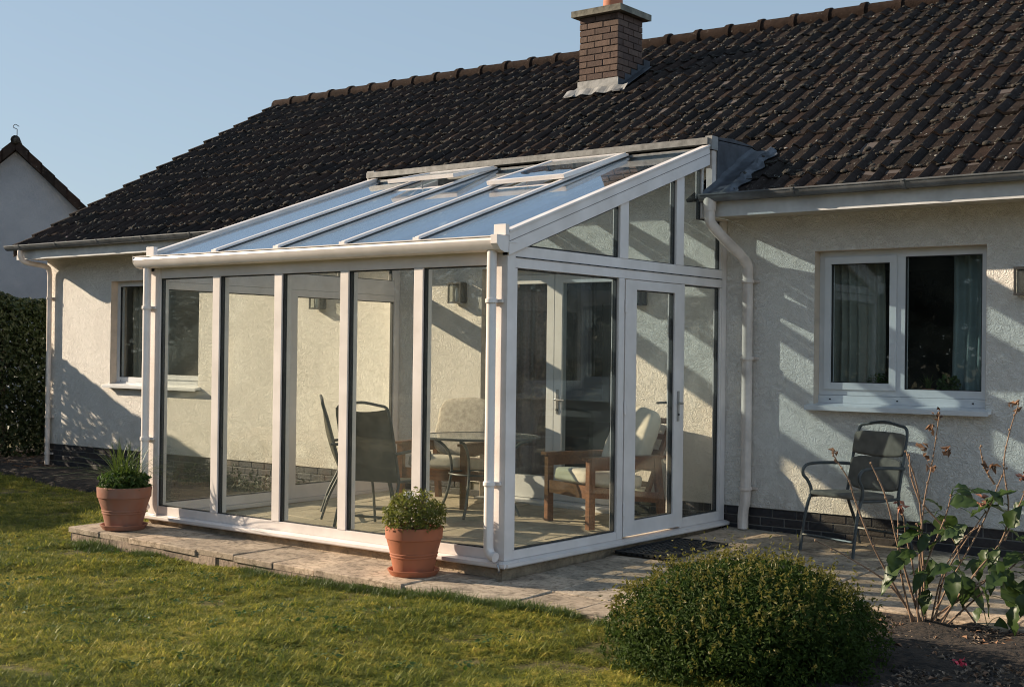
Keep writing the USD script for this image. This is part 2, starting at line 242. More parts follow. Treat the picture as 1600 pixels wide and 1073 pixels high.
class MB:
    """Collects triangles of several shapes into one mesh."""
    def __init__(s): s.v, s.f, s.n = [], [], 0
    def add(s, v, f):
        v = np.asarray(v, float); f = np.asarray(f, int)
        if f.shape[1] == 4: f = np.vstack([f[:, [0, 1, 2]], f[:, [0, 2, 3]]])
        s.v.append(v); s.f.append(f + s.n); s.n += len(v); return s
    def mesh(s, m): v, f, _ = meshkit.arrays(m); return s.add(v, f)
    def box(s, x0, x1, y0, y1, z0, z1):
        v = [(x, y, z) for x in (x0, x1) for y in (y0, y1) for z in (z0, z1)]
        return s.add(v, [(0, 1, 3, 2), (4, 6, 7, 5), (0, 4, 5, 1), (2, 3, 7, 6), (0, 2, 6, 4), (1, 5, 7, 3)])
    def prism(s, poly, axis, a, b):
        """poly: points in the two other axes (in order x,y,z without AXIS), extruded along AXIS from a to b."""
        pg = Polygon(poly); m = trimesh.creation.extrude_polygon(pg, 1.0, engine='earcut')
        v = np.array(m.vertices); o = [i for i in range(3) if i != axis]
        w = np.empty_like(v); w[:, o[0]] = v[:, 0]; w[:, o[1]] = v[:, 1]; w[:, axis] = a + (b - a) * v[:, 2]
        f = np.array(m.faces)
        if axis == 1: f = f[:, ::-1]
        return s.add(w, f)
    def tube(s, pts, r, n=8, caps=True):
        p = np.asarray(pts, float); r = np.broadcast_to(np.asarray(r, float), (len(p),))
        t = np.gradient(p, axis=0); t /= np.linalg.norm(t, axis=1, keepdims=True) + 1e-12
        a = np.cross(t[0], [0, 0, 1.0] if abs(t[0][2]) < 0.9 else [1.0, 0, 0]); a /= np.linalg.norm(a)
        A = [a]
        for i in range(1, len(p)):
            a = a - t[i] * (a @ t[i]); a /= np.linalg.norm(a); A.append(a)
        A = np.array(A); B = np.cross(t, A); an = np.arange(n) * 2 * np.pi / n
        v = p[:, None] + r[:, None, None] * (np.cos(an)[None, :, None] * A[:, None] + np.sin(an)[None, :, None] * B[:, None])
        i, j = np.meshgrid(np.arange(len(p) - 1), np.arange(n), indexing='ij')
        q = np.stack([i * n + j, i * n + (j + 1) % n, (i + 1) * n + (j + 1) % n, (i + 1) * n + j], -1).reshape(-1, 4)
        v = v.reshape(-1, 3); f = np.vstack([q[:, [0, 1, 2]], q[:, [0, 2, 3]]])
        if caps:
            k = len(v); v = np.vstack([v, p[:1], p[-1:]]); e = (len(p) - 1) * n
            f = np.vstack([f, [(k, (j + 1) % n, j) for j in range(n)], [(k + 1, e + j, e + (j + 1) % n) for j in range(n)]])
        return s.add(v, f)
    def lathe(s, prof, n=32, c=(0, 0, 0)):
        p = np.asarray(prof, float); an = np.arange(n) * 2 * np.pi / n
        v = np.stack([p[:, :1] * np.cos(an), p[:, :1] * np.sin(an), np.repeat(p[:, 1:], n, 1)], -1).reshape(-1, 3) + np.array(c)
        i, j = np.meshgrid(np.arange(len(p) - 1), np.arange(n), indexing='ij')
        q = np.stack([i * n + j, i * n + (j + 1) % n, (i + 1) * n + (j + 1) % n, (i + 1) * n + j], -1).reshape(-1, 4)
        return s.add(v, q)
    def beam(s, a, b, w, h, up=(0, 0, 1)):
        a, b = np.array(a, float), np.array(b, float); t = (b - a) / np.linalg.norm(b - a); x = np.cross(t, up); x /= np.linalg.norm(x); u = np.cross(x, t)
        v = [p + x * sx * w / 2 + u * su * h / 2 for p in (a, b) for sx in (-1, 1) for su in (-1, 1)]
        return s.add(v, [(0, 1, 3, 2), (4, 6, 7, 5), (0, 4, 5, 1), (2, 3, 7, 6), (0, 2, 6, 4), (1, 5, 7, 3)])
    def done(s): return trimesh.Trimesh(np.vstack(s.v), np.vstack(s.f), process=False)

def spline(pts, n=6):
    p = np.asarray(pts, float); out = []
    q = np.vstack([2 * p[0] - p[1], p, 2 * p[-1] - p[-2]])
    for i in range(1, len(q) - 2):
        for t in np.linspace(0, 1, n, endpoint=False):
            a, b, c, d = q[i - 1], q[i], q[i + 1], q[i + 2]
            out.append(0.5 * (2 * b + (c - a) * t + (2 * a - 5 * b + 4 * c - d) * t * t + (3 * b - a - 3 * c + d) * t ** 3))
    out.append(p[-1]); return np.array(out)
def rot(rx=0, ry=0, rz=0):
    return trimesh.transformations.euler_matrix(math.radians(rx), math.radians(ry), math.radians(rz))[:3, :3]
def pillow(sx, sy, sz, e=0.35, n=14, lump=0.006, seed=0):
    """A stuffed cushion: a rounded slab, a little lumpy."""
    u = np.linspace(-1, 1, n); g = trimesh.creation.box((2, 2, 2)).subdivide().subdivide().subdivide()
    v = np.array(g.vertices); d = np.linalg.norm(v, axis=1, keepdims=True)
    k = 1 / (np.sum(np.abs(v) ** (2 / e), axis=1, keepdims=True) ** (e / 2))
    w = v * k
    w[:, 2] *= 0.80 + 0.20 * np.sqrt(np.clip((1 - w[:, 0] ** 2) * (1 - w[:, 1] ** 2), 0, 1))
    w = w * np.array([sx, sy, sz]) / 2
    w += (meshkit.fbm(w * 14 + seed * 7.3, 3, seed)[:, None] - 0.5) * lump * 2 * (v / d)
    return w, np.array(g.faces)
def patio_z(x, y): return 0.063 - 0.01 * x + 0.02 * y
def leaf_quads(c, nrm, size, aspect=0.5, fold=0.25, seed=0, jitter=0.9):
    """Small pointed leaves (4 triangles each) centred at C, facing roughly along NRM."""
    r = np.random.default_rng(seed); n = len(c)
    d = nrm + r.normal(0, jitter, (n, 3)); d /= np.linalg.norm(d, axis=1, keepdims=True)
    t = np.cross(d, r.normal(0, 1, (n, 3))); t /= np.linalg.norm(t, axis=1, keepdims=True); b = np.cross(d, t)
    sz = np.broadcast_to(size, (n,))[:, None] * r.uniform(0.65, 1.25, (n, 1))
    base, tip = c - t * sz * 0.5, c + t * sz * 0.5
    l, rr = c + b * sz * aspect * 0.5 + d * sz * fold * 0.4, c - b * sz * aspect * 0.5 + d * sz * fold * 0.4
    v = np.stack([base, l, tip, rr], 1).reshape(-1, 3); k = np.arange(n)[:, None] * 4
    f = np.vstack([k + [0, 2, 1], k + [0, 3, 2]])
    return v, f
def blades(n, seed, spread, h, w, lean=0.6, segs=2, centre=(0, 0, 0)):
    r = np.random.default_rng(seed); V, F = [], []
    for i in range(n):
        a = r.uniform(0, 2 * np.pi); rad = spread * math.sqrt(r.uniform()); b = np.array([rad * math.cos(a), rad * math.sin(a), 0])
        d = r.uniform(0, 2 * np.pi); ln = h * r.uniform(0.55, 1.2); le = lean * r.uniform(0.2, 1.2); o = np.array([math.cos(d), math.sin(d), 0]); s = np.array([-o[1], o[0], 0]) * w * 0.5 * r.uniform(0.7, 1.3)
        pts = [b + o * ln * le * t * t + np.array([0, 0, ln * t * (1 - 0.35 * le * t)]) for t in np.linspace(0, 1, segs + 1)]
        k = sum(len(x) for x in V); vv = []
        for j, p in enumerate(pts[:-1]): q = 1 - 0.5 * j / segs; vv += [p - s * q, p + s * q]
        vv.append(pts[-1]); V.append(np.array(vv) + np.array(centre))
        for j in range(segs - 1): F += [(k + 2 * j, k + 2 * j + 1, k + 2 * j + 3), (k + 2 * j, k + 2 * j + 3, k + 2 * j + 2)]
        e = 2 * (segs - 1); F.append((k + e, k + e + 1, k + e + 2))
    return np.vstack(V), np.array(F)

# ------------------------------------------------------------------ ground
LZ = -0.105
def lawn_h(x, y):
    t = np.clip((np.asarray(x, float) + 1.6) / 2.0, 0, 1); return lawn_b(x, y) + 0.065 * t * t * (3 - 2 * t)
def lawn_b(x, y):
    p = np.stack([np.asarray(x, float), np.asarray(y, float), np.zeros_like(np.asarray(x, float))], -1)
    return (meshkit.fbm(p * 1.1, 3, 4) - 0.5) * 0.045
g = MB()
xs = np.concatenate([[-400, -120, -40], np.arange(-16, 8.01, 0.25), [20, 60, 400]]); ys = np.concatenate([[-400, -100, -40], np.arange(-14, 2.01, 0.25), [20, 80, 400]])
X, Y = np.meshgrid(xs, ys, indexing='ij'); inside = (X > -16) & (X < 8) & (Y < -3.7) & (Y > -14) & (X < 2.3)
Z = LZ + np.where(inside, lawn_h(X, Y), 0.0)
i, j = np.meshgrid(np.arange(len(xs) - 1), np.arange(len(ys) - 1), indexing='ij'); n_ = len(ys)
g.add(np.stack([X, Y, Z], -1).reshape(-1, 3), np.stack([i * n_ + j, (i + 1) * n_ + j, (i + 1) * n_ + j + 1, i * n_ + j + 1], -1).reshape(-1, 4))
obj('/World', 'lawn', g, 'lawn', True, kind='structure', label='mown grass lawn in front of the glass conservatory')

def patch(poly, z, step, amp, seed):
    """A bumpy sheet of ground inside a polygon, with a skirt down into the earth."""
    pg = Polygon(poly); m = trimesh.creation.triangulate_polygon(pg.segmentize(step), engine='earcut'); v, f = m
    t = trimesh.Trimesh(np.c_[v, np.zeros(len(v))], f, process=False)
    x0, y0, x1, y1 = pg.bounds
    gx, gy = np.meshgrid(np.arange(x0 - step, x1 + step, step), np.arange(y0 - step, y1 + step, step), indexing='ij')
    P = np.stack([gx, gy, np.zeros_like(gx)], -1)
    inn = np.vectorize(lambda a, b: pg.exterior.distance(Point(a, b)) * (1 if pg.contains(Point(a, b)) else -1))(gx, gy)
    zz = z + (meshkit.fbm(P * 5, 4, seed) - 0.4) * amp + np.minimum(inn, 0.12) * 0.45
    zz = np.where(inn < -step * 0.9, -0.25, zz)
    n = gx.shape[1]; ii, jj = np.meshgrid(np.arange(gx.shape[0] - 1), np.arange(n - 1), indexing='ij')
    return np.stack([gx, gy, zz], -1).reshape(-1, 3), np.stack([ii * n + jj, (ii + 1) * n + jj, (ii + 1) * n + jj + 1, ii * n + jj + 1], -1).reshape(-1, 4)
BORDER_L = [(-13.6, 1.6), (-13.6, 0.5), (-11.3, -0.45), (-10.4, -0.85), (-8.1, -1.30), (-4.35, -1.45), (-4.12, -0.8), (-4.12, 0.08), (-10.55, 0.08), (-10.6, 1.6)]
BED_R = [(2.0, -3.5), (2.2, -2.9), (2.3, -2.40), (2.9, -2.33), (3.5, -2.25), (4.8, -2.2), (5.2, -4.6), (3.6, -5.0), (2.9, -4.6)]
obj('/World', 'soil_border', MB().add(*patch(BORDER_L, LZ + 0.02, 0.12, 0.05, 3)), 'soil', True, kind='structure', label='bare dark soil strip along the foot of the house wall at the left')
obj('/World', 'soil_bed', MB().add(*patch(BED_R, LZ + 0.03, 0.07, 0.09, 5)), 'soil', True, kind='structure', label='dark soil flower bed beside the paving at the lower right')

# ------------------------------------------------------------------ paving
patio = thing('patio', 'worn stone paving around the foot of the conservatory', None, None, 'structure')
def slab(parent, name, x0, x1, y0, y1, dz, mats, th=0.044, gap=0.0055):
    a, b, c, d = x0 + gap, x1 - gap, y0 + gap, y1 - gap; ch = 0.006
    q = [(a, c), (b, c), (b, d), (a, d)]; qi = [(a + ch, c + ch), (b - ch, c + ch), (b - ch, d - ch), (a + ch, d - ch)]
    t = rng.normal(0, 0.0035, 2); cx, cy = (a + b) / 2, (c + d) / 2
    zf = lambda x, y: patio_z(x, y) + dz + t[0] * (x - cx) / 0.4 + t[1] * (y - cy) / 0.4
    v = [(x, y, zf(x, y) - th) for x, y in q] + [(x, y, zf(x, y) - ch) for x, y in q] + [(x, y, zf(x, y)) for x, y in qi]
    f = []
    for k in range(4):
        n = (k + 1) % 4; f += [(k, n, 4 + n, 4 + k), (4 + k, 4 + n, 8 + n, 8 + k)]
    f += [(8, 9, 10, 11)]
    obj(parent, name, MB().add(v, f), mats[rng.integers(len(mats))])
# front strip: one row of flags standing on a low kerb above the lawn
x = -4.30
bed = MB()
while x < -0.1:
    w = min(rng.uniform(0.415, 0.45), -0.06 - x) if x + 0.6 < -0.06 else -0.06 - x
    slab(patio, 'flagstone', x, x + w, -3.755 + rng.normal(0, 0.006), -3.13, rng.normal(0, 0.003), SLABS); x += w
JX = [-0.06, 0.06, 0.5, 0.94, 1.39, 1.84, 2.29, 2.74, 3.2, 3.65, 4.1, 4.55]; JY = [-3.72, -3.25, -2.82, -2.40, -1.95, -1.5, -1.05, -0.6, -0.15, 0.01]
JX = [-0.06, 0.5, 0.94, 1.39, 1.84, 2.29, 2.74, 3.2, 3.65, 4.1, 4.55]
for a in range(len(JX) - 1):
    for b in range(len(JY) - 1):
        x0, x1, y0, y1 = JX[a], JX[a + 1], JY[b], JY[b + 1]
        if a == 0 and y1 > -3.1: x0 = 0.03
        if (x1 > 2.3 and y1 < -2.3) or (x1 > 1.9 and y1 < -3.0): continue
        slab(patio, 'flagstone', x0, x1, y0 + rng.normal(0, 0.004), y1, rng.normal(0, 0.003), SLABS)
bed.prism([(-4.28, -3.735), (-0.1, -3.735), (-0.1, -3.70), (1.38, -3.70), (1.8, -3.2), (2.2, -2.4), (4.5, -2.36), (4.5, 0.0), (0.0, 0.0), (0.0, -3.1), (-4.27, -3.1)], 2, -0.3, -0.022)
obj(patio, 'bedding', bed, 'mortar_dark')
kb = MB(); x = -4.26
while x < -0.2:
    w = min(0.62 + rng.uniform(-0.05, 0.05), -0.12 - x); 
    ko = rng.normal(0, 0.006); kb.box(x + 0.001, x + w - 0.001, -3.740 + ko, -3.701, -0.25, patio_z(x, -3.7) - 0.047); x += w
obj(patio, 'kerb', kb, 'kerb_stone')

# ------------------------------------------------------------------ the house
house = thing('house', 'white roughcast bungalow under a dark brown tiled roof with brick chimney', 'house')
XL, XR, DEPTH = -10.57, 5.6, 8.5
WX = -4.0
PL, WT = 0.256, 2.80
WIN1, WIN2, PDOOR = (-9.09, -7.28, 1.09, 2.45), (0.835, 2.275, 1.155, 2.464), (-2.80, -1.12, 0.07, 2.42)
def bx(x0, x1, y0, y1, z0, z1): return m3.Manifold.cube((x1 - x0, y1 - y0, z1 - z0)).translate((x0, y0, z0))
wall = bx(XL, XR, 0.0, DEPTH, PL, WT) - bx(XL + 0.25, XR - 0.25, 0.25, DEPTH - 0.25, PL - 1, WT + 1)
TAN = math.tan(math.radians(29.9)); YE, YR = -0.48, 4.2215
roof_z = lambda y: 2.95 + TAN * (y - YE)
gab = m3.CrossSection([[(0.0, WT), (DEPTH, WT), (DEPTH / 2, WT + (DEPTH / 2) * TAN)]])
for xg in (XL, XR - 0.25):
    gm = m3.Manifold.extrude(gab, 0.25).transform(np.array([[0, 0, 1, xg], [1, 0, 0, 0], [0, 1, 0, 0]], float))
    wall = wall + gm
for w in (WIN1, WIN2, PDOOR): wall = wall - bx(w[0], w[1], -0.1, 0.4, w[2], w[3])
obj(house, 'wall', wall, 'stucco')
# smooth reveals tinted like warm bounce light, a skin 3 mm proud of the cut
for nm, w in (('reveal', WIN1), ('reveal', WIN2), ('reveal', PDOOR)):
    r_ = MB(); d0, d1 = 0.004, 0.245
    r_.box(w[0] - 0.002, w[0] + 0.003, d0, d1, w[2], w[3]); r_.box(w[1] - 0.003, w[1] + 0.002, d0, d1, w[2], w[3]); r_.box(w[0] + 0.003, w[1] - 0.003, d0, d1, w[3] - 0.003, w[3] + 0.002)
    obj(house, nm, r_, 'reveal')
# plinth of dark bricks
pl = MB().box(XL + 0.03, PDOOR[0], 0.022, 0.24, -0.3, PL - 0.001).box(PDOOR[1], XR - 0.03, 0.022, 0.24, -0.3, PL - 0.001).box(PDOOR[0], PDOOR[1], 0.022, 0.24, -0.3, PDOOR[2]).box(XL + 0.022, XL + 0.2, 0.24, DEPTH - 0.1, -0.3, PL - 0.001)
pl.box(XL + 0.022, XL + 0.03, 0.03, 0.24, -0.3, PL - 0.001)
plinth = obj(house, 'plinth', pl, 'mortar')
def brick(parent, x0, x1, z0, z1, mats, y=0.022, th=0.011, axis='y', side=-1, c=0.004):
    o = rng.normal(0, 0.0018); e = th + o
    a = [(x0, z0), (x1, z0), (x1, z1), (x0, z1)]; b = [(x0 + c, z0 + c), (x1 - c, z0 + c), (x1 - c, z1 - c), (x0 + c, z1 - c)]
    v = [(p, 0.002, q) for p, q in a] + [(p, -e + c * 0.6, q) for p, q in a] + [(p, -e, q) for p, q in b]
    v = np.array(v); f = []
    for k in range(4):
        n = (k + 1) % 4; f += [(k, n, 4 + n, 4 + k), (4 + k, 4 + n, 8 + n, 8 + k)]
    f += [(8, 9, 10, 11)]
    if axis == 'y': w = np.c_[v[:, 0], y + (v[:, 1] if side < 0 else -v[:, 1]), v[:, 2]]
    else: w = np.c_[y + (-v[:, 1] if side > 0 else v[:, 1]), v[:, 0], v[:, 2]]
    obj(parent, 'brick', MB().add(w, f), mats[rng.integers(len(mats))])
for row in range(4):
    z1 = PL - 0.010 - 0.075 * row; z0 = z1 - 0.065
    if z1 < 0.0: continue
    x = XL + 0.01 - (0.1125 if row % 2 else 0)
    while x < 3.3:
        a, b = max(x, XL + 0.008), x + 0.215
        if b - a > 0.05 and not (b > PDOOR[0] and a < PDOOR[1] and z1 > PDOOR[2] + 0.0) : brick(plinth, a, b, z0, z1, PLINTH_B)
        x += 0.225
# roof structure
def deck(mb, xa, xb, y0):
    f_ = roof_z(y0) - 0.075
    return mb.prism([(y0, f_), (y0, roof_z(y0) - 0.055), (YR, roof_z(YR) - 0.055), (DEPTH + 0.5, roof_z(YE) - 0.055 + (YR * 2 - YE - DEPTH - 0.5) * TAN), (DEPTH + 0.5, roof_z(YE) - 0.16), (YR, roof_z(YR) - 0.17), (y0 + 0.4, roof_z(y0 + 0.4) - 0.10)], 0, xa, xb)
roof = obj(house, 'roof', deck(deck(deck(MB(), XL - 0.05, -4.0, YE), -4.0, 0.0, 0.22), 0.0, XR + 0.05, YE), 'mortar_dark')
# tiles: double-roll interlocking, laid in courses
TW, TG, TL_ = 0.42, 0.338, 0.40
prof = []
for k in range(2):
    o = 0.21 * k
    prof += [(o, 0.004), (o + 0.012, 0.0), (o + 0.125, 0.0), (o + 0.14, 0.022), (o + 0.165, 0.040), (o + 0.19, 0.026)]
prof.append((0.418, 0.006)); prof = np.array(prof)
su = np.array([0, math.cos(math.radians(29.9)), math.sin(math.radians(29.9))]); nu = np.array([0, -su[2], su[1]])
def tile(x, s, wav, cut=None):
    n = len(prof); p = prof.copy()
    t0, t1 = 0.021 + wav[0], 0.002 + wav[1]
    lo = np.array([x + wav[2], YE, roof_z(YE)]) - nu * 0.052
    pts = []
    for (sl, lift, drop) in ((s, t0, 0.024), (s, t0, 0.0), (s + TL_, t1, 0.0)):
        for k in range(n): pts.append(lo + np.array([p[k, 0], 0, 0]) + su * (sl + wav[3]) + nu * (p[k, 1] + lift - drop + wav[4] * (p[k, 0] - 0.21)))
    v = np.array(pts); f = []
    for r_ in range(2):
        for k in range(n - 1): f.append((r_ * n + k, r_ * n + k + 1, (r_ + 1) * n + k + 1, (r_ + 1) * n + k))
    e = [n, 0, 2 * n]; f.append((n, 2 * n, 0, 0)); f.append((2 * n - 1, n - 1, 3 * n - 1, 3 * n - 1))
    return v, [q if len(q) == 4 else q for q in f]
SL = (YR - YE) / math.cos(math.radians(29.9)); rows = int(SL / TG)
alltiles = []
for r_ in range(rows + 1):
    for c in range(int((XR + 0.05 - XL + 0.08) / TW) + 1):
        x = XL - 0.08 + c * TW; s = r_ * TG
        if s > SL - 0.12: continue
        if s + TL_ > SL: s = SL - TL_ + 0.02
        y = YE + math.cos(math.radians(29.9)) * (s + 0.17); xc = x + TW / 2
        if -3.44 < xc < -2.92 and 2.75 < y < 3.2: continue
        if -4.0 < x and xc + 0.15 < 0.0 and y < 0.45: continue
        wav = (rng.normal(0, 0.005), rng.normal(0, 0.002), rng.normal(0, 0.005), rng.normal(0, 0.010), rng.normal(0, 0.014))
        d = math.dist((xc, y, roof_z(y)), CAM); ray = np.array([xc, y, roof_z(y)]) - CAM
        px = FPX * (ray @ cr) / (ray @ cf); py = FPX * (ray @ cu) / (ray @ cf)
        vis = abs(px) < 830 and abs(py) < 560 and not (-4.1 < xc < 0.0 and y < 0.45)
        alltiles.append((0 if vis else 1, d, x, s, wav))
alltiles.sort(key=lambda t: (t[0], t[1]))
rest = [MB() for _ in TILES]
for k, (_, d, x, s, wav) in enumerate(alltiles):
    v, f = tile(x, s, wav); mi = rng.choice(3, p=[0.5, 0.28, 0.22])
    if k < 300: obj(roof, 'tile', MB().add(v, f), TILES[mi], 40)
    else: rest[mi].add(v, f)
for mi in range(3): obj(roof, 'far_tiles', rest[mi], TILES[mi], 40, kind='stuff')
bk = MB().prism([(YR, roof_z(YR) - 0.03), (YR, roof_z(YR) - 0.05), (DEPTH + 0.5, roof_z(YE) - 0.05 + (YR * 2 - YE - DEPTH - 0.5) * TAN), (DEPTH + 0.5, roof_z(YE) - 0.03 + (YR * 2 - YE - DEPTH - 0.5) * TAN)], 0, XL - 0.08, XR + 0.06)
obj(roof, 'rear_slope', bk, TILES[0])
# moss lumps and pale lichen crusts on the tiles
ico = trimesh.creation.icosahedron(); iv, if_ = np.array(ico.vertices), np.array(ico.faces)
def lumps(n, seed, smin, smax, flat):
    r = np.random.default_rng(seed); mb = MB()
    for _ in range(n):
        s = r.uniform(0, SL - 0.1); x = r.uniform(XL, 4.6)
        if r.uniform() < 0.75: s = round(s / TG) * TG + r.uniform(-0.015, 0.05)
        s = max(s, 0.01); xo = ((x - XL + 0.08) % 0.21); h = 0.036 * math.exp(-((xo - 0.165) / 0.022) ** 2)
        fr = 0.021 * (1 - (s % TG) / TL_)
        pos = np.array([x, YE, roof_z(YE)]) - nu * 0.052 + su * s + nu * (h + fr + 0.002)
        if -4.2 < x < 0.1 and pos[1] < 0.5: continue
        if -3.6 < x < -2.8 and 2.5 < pos[1] < 3.3: continue
        k = r.uniform(smin, smax) * r.uniform(0.6, 1.4); R = rot(rz=r.uniform(0, 360)); q = iv @ R.T * r.uniform(0.6, 1.3, 3) * k
        q = np.c_[q[:, 0], q[:, 1], q[:, 2] * flat]
        mb.add(pos + q[:, :1] * np.array([1, 0, 0]) + q[:, 1:2] * su + q[:, 2:] * nu, if_)
    return mb
obj(roof, 'moss', lumps(11000, 11, 0.010, 0.030, 0.5), 'moss', True, kind='stuff')
obj(roof, 'lichen', lumps(2800, 12, 0.004, 0.012, 0.5), 'lichen', True, kind='stuff')
# ridge tiles, half round with a raised socket end
x = XL - 0.08
while x < XR:
    mb = MB(); zc = roof_z(YR) - 0.075; an = np.linspace(-0.12 * np.pi, 1.12 * np.pi, 11)
    ro, dz = 0.118, rng.normal(0, 0.005)
    P = []
    for xx_, rr_ in ((x + 0.002, ro + 0.004), (x + 0.38, ro - 0.004), (x + 0.382, ro + 0.018), (x + 0.452, ro + 0.022), (x + 0.452, ro - 0.03)):
        P.append(np.c_[np.full(11, xx_), YR + np.cos(an) * rr_, zc + np.sin(an) * rr_ + dz])
    P = [np.c_[np.full(11, x + 0.002), YR + np.cos(an) * (ro - 0.03), zc + np.sin(an) * (ro - 0.03) + dz]] + P
    f = [(a * 11 + b, (a + 1) * 11 + b, (a + 1) * 11 + b + 1, a * 11 + b + 1) for a in range(len(P) - 1) for b in range(10)]
    obj(roof, 'ridge_tile', mb.add(np.vstack(P), f), M['ridge'] if rng.uniform() < 0.7 else TILES[1], 35); x += 0.442
# verge: bedded mortar edge under the tile ends
for r_ in range(rows + 1):
    s0, s1 = r_ * TG - 0.01, min((r_ + 1) * TG + 0.03, SL)
    if s1 - s0 < 0.1: continue
    P0 = np.array([0, YE, roof_z(YE)]) - nu * 0.052
    q = [P0 + su * s0 + nu * (-0.06), P0 + su * s1 + nu * (-0.06), P0 + su * s1 + nu * 0.022, P0 + su * s0 + nu * (0.062 + rng.normal(0, 0.004))]
    obj(roof, 'verge_tile', MB().prism([(p[1], p[2]) for p in q], 0, XL - 0.092 + rng.normal(0, 0.003), XL - 0.02), TILES[r_ % 3])
obj(roof, 'verge', MB().prism([(YE, roof_z(YE) - 0.16), (YR, roof_z(YR) - 0.16), (YR, roof_z(YR) - 0.055), (YE, roof_z(YE) - 0.055)], 0, XL - 0.062, XL - 0.05), 'mortar_dark')
# eaves boards
for xa, xb in ((XL - 0.06, WX - 0.0), (0.0, XR + 0.05)): obj(house, 'fascia', MB().box(xa, xb, -0.43, -0.405, 2.755, 2.905), 'fascia')
for xa, xb in ((XL - 0.06, WX - 0.0), (0.0, XR + 0.05)): obj(house, 'soffit', MB().box(xa, xb, -0.404, -0.001, 2.775, 2.79), 'soffit')
obj(house, 'upper_wall', MB().box(WX, 0.0, 0.0, 0.1, WT + 0.001, 3.40), 'stucco')
obj(house, 'soffit_vent', MB().box(0.06, XR, -0.398, -0.385, 2.767, 2.775), 'gasket')
def half_gutter(x0, x1, yc, zc, r, th=0.005, n=12, ogee=False):
    an = np.linspace(math.pi, 2 * math.pi, n); o = [(yc + r * math.cos(a), zc + r * math.sin(a)) for a in an]; i_ = [(yc + (r - th) * math.cos(a), zc + (r - th) * math.sin(a)) for a in an[::-1]]
    o = [(yc - r - 0.006, zc + 0.004), (yc - r - 0.006, zc - 0.008)] + o + [(yc + r, zc + 0.01)] + [(yc + r - th, zc + 0.01)] + i_ + [(yc - r + th, zc + 0.004)]
    return MB().prism(o, 0, x0, x1)
def cap_end(mb, x0, x1, yc, zc, r, n=12):
    an = np.linspace(math.pi, 2 * math.pi, n); mb.prism([(yc + r * math.cos(a), zc + r * math.sin(a)) for a in an], 0, x0, x1)
GY, GZ, GR = -0.494, 2.938, 0.062
for x0, x1 in ((XL - 0.17, -4.16), (0.02, XR + 0.1)):
    mb = half_gutter(x0, x1, GY, GZ, GR); cap_end(mb, x0 - 0.006, x0, GY, GZ, GR); cap_end(mb, x1, x1 + 0.006, GY, GZ, GR)
    gt = obj(house, 'gutter', mb, 'gutter_grey', 40)
    x = x0 + (0.25 if x0 < -4 else 0.85)
    while x < x1 - 0.1:
        jt = half_gutter(x, x + (0.11 if rng.uniform() < 0.35 else 0.03), GY, GZ, GR + 0.006)
        jt.box(x + 0.004, x + 0.02, GY + GR, -0.43, GZ - 0.06, GZ + 0.0)
        obj(gt, 'bracket', jt, 'gutter_grey', 40); x += 0.92
def pipe(parent, name, pts, r, mat, clips, clip_r=1.25, wall_y=0.0, n=14):
    p = obj(parent, name, MB().tube(pts, r, n), mat, 40)
    for z in clips:
        k = np.argmin(np.abs(np.array(pts)[:, 2] - z)); c = np.array(pts)[k]
        q = MB().tube([(c[0], c[1], z - 0.014), (c[0], c[1], z + 0.014)], r * clip_r, n); q.box(c[0] - r * 1.9, c[0] + r * 1.9, c[1] + r * 0.9, wall_y - 0.001, z - 0.012, z + 0.012)
        obj(p, 'clip', q, mat, 40)
    return p
def straight(x, y, z0, z1, n=8): return [(x, y, z) for z in np.linspace(z0, z1, n)]
# right downpipe: outlet, swan neck, straight drop, kinked foot
pp = list(spline([(0.10, GY, 2.90), (0.10, GY, 2.80), (0.105, GY + 0.01, 2.70), (0.145, GY + 0.12, 2.60), (0.215, -0.15, 2.44), (0.24, -0.075, 2.36), (0.24, -0.06, 2.26)], 5)) + straight(0.24, -0.06, 2.2, 0.36) + [(0.237, -0.062, 0.30), (0.225, -0.068, 0.24), (0.222, -0.07, 0.18), (0.222, -0.07, 0.07)]
pipe(house, 'downpipe', pp, 0.046, 'pipe_cream', [2.22, 0.42, 1.55])
obj(house, 'pipe_outlet', MB().tube([(0.10, GY, 2.93), (0.10, GY, 2.86), (0.10, GY, 2.80)], [0.056, 0.056, 0.050], 14), 'pipe_cream', 40)
# left downpipe: runs back under the soffit and down the corner
pp = list(spline([(XL + 0.13, GY, 2.90), (XL + 0.13, GY, 2.80), (XL + 0.14, GY + 0.08, 2.72), (XL + 0.15, -0.12, 2.68), (XL + 0.15, -0.06, 2.60), (XL + 0.15, -0.055, 2.45)], 5)) + straight(XL + 0.15, -0.055, 2.4, 0.6) + straight(XL + 0.15, -0.055, 0.5, -0.06, 4)
pipe(house, 'downpipe', pp, 0.034, 'pipe_cream', [2.25, 0.62, 0.12])

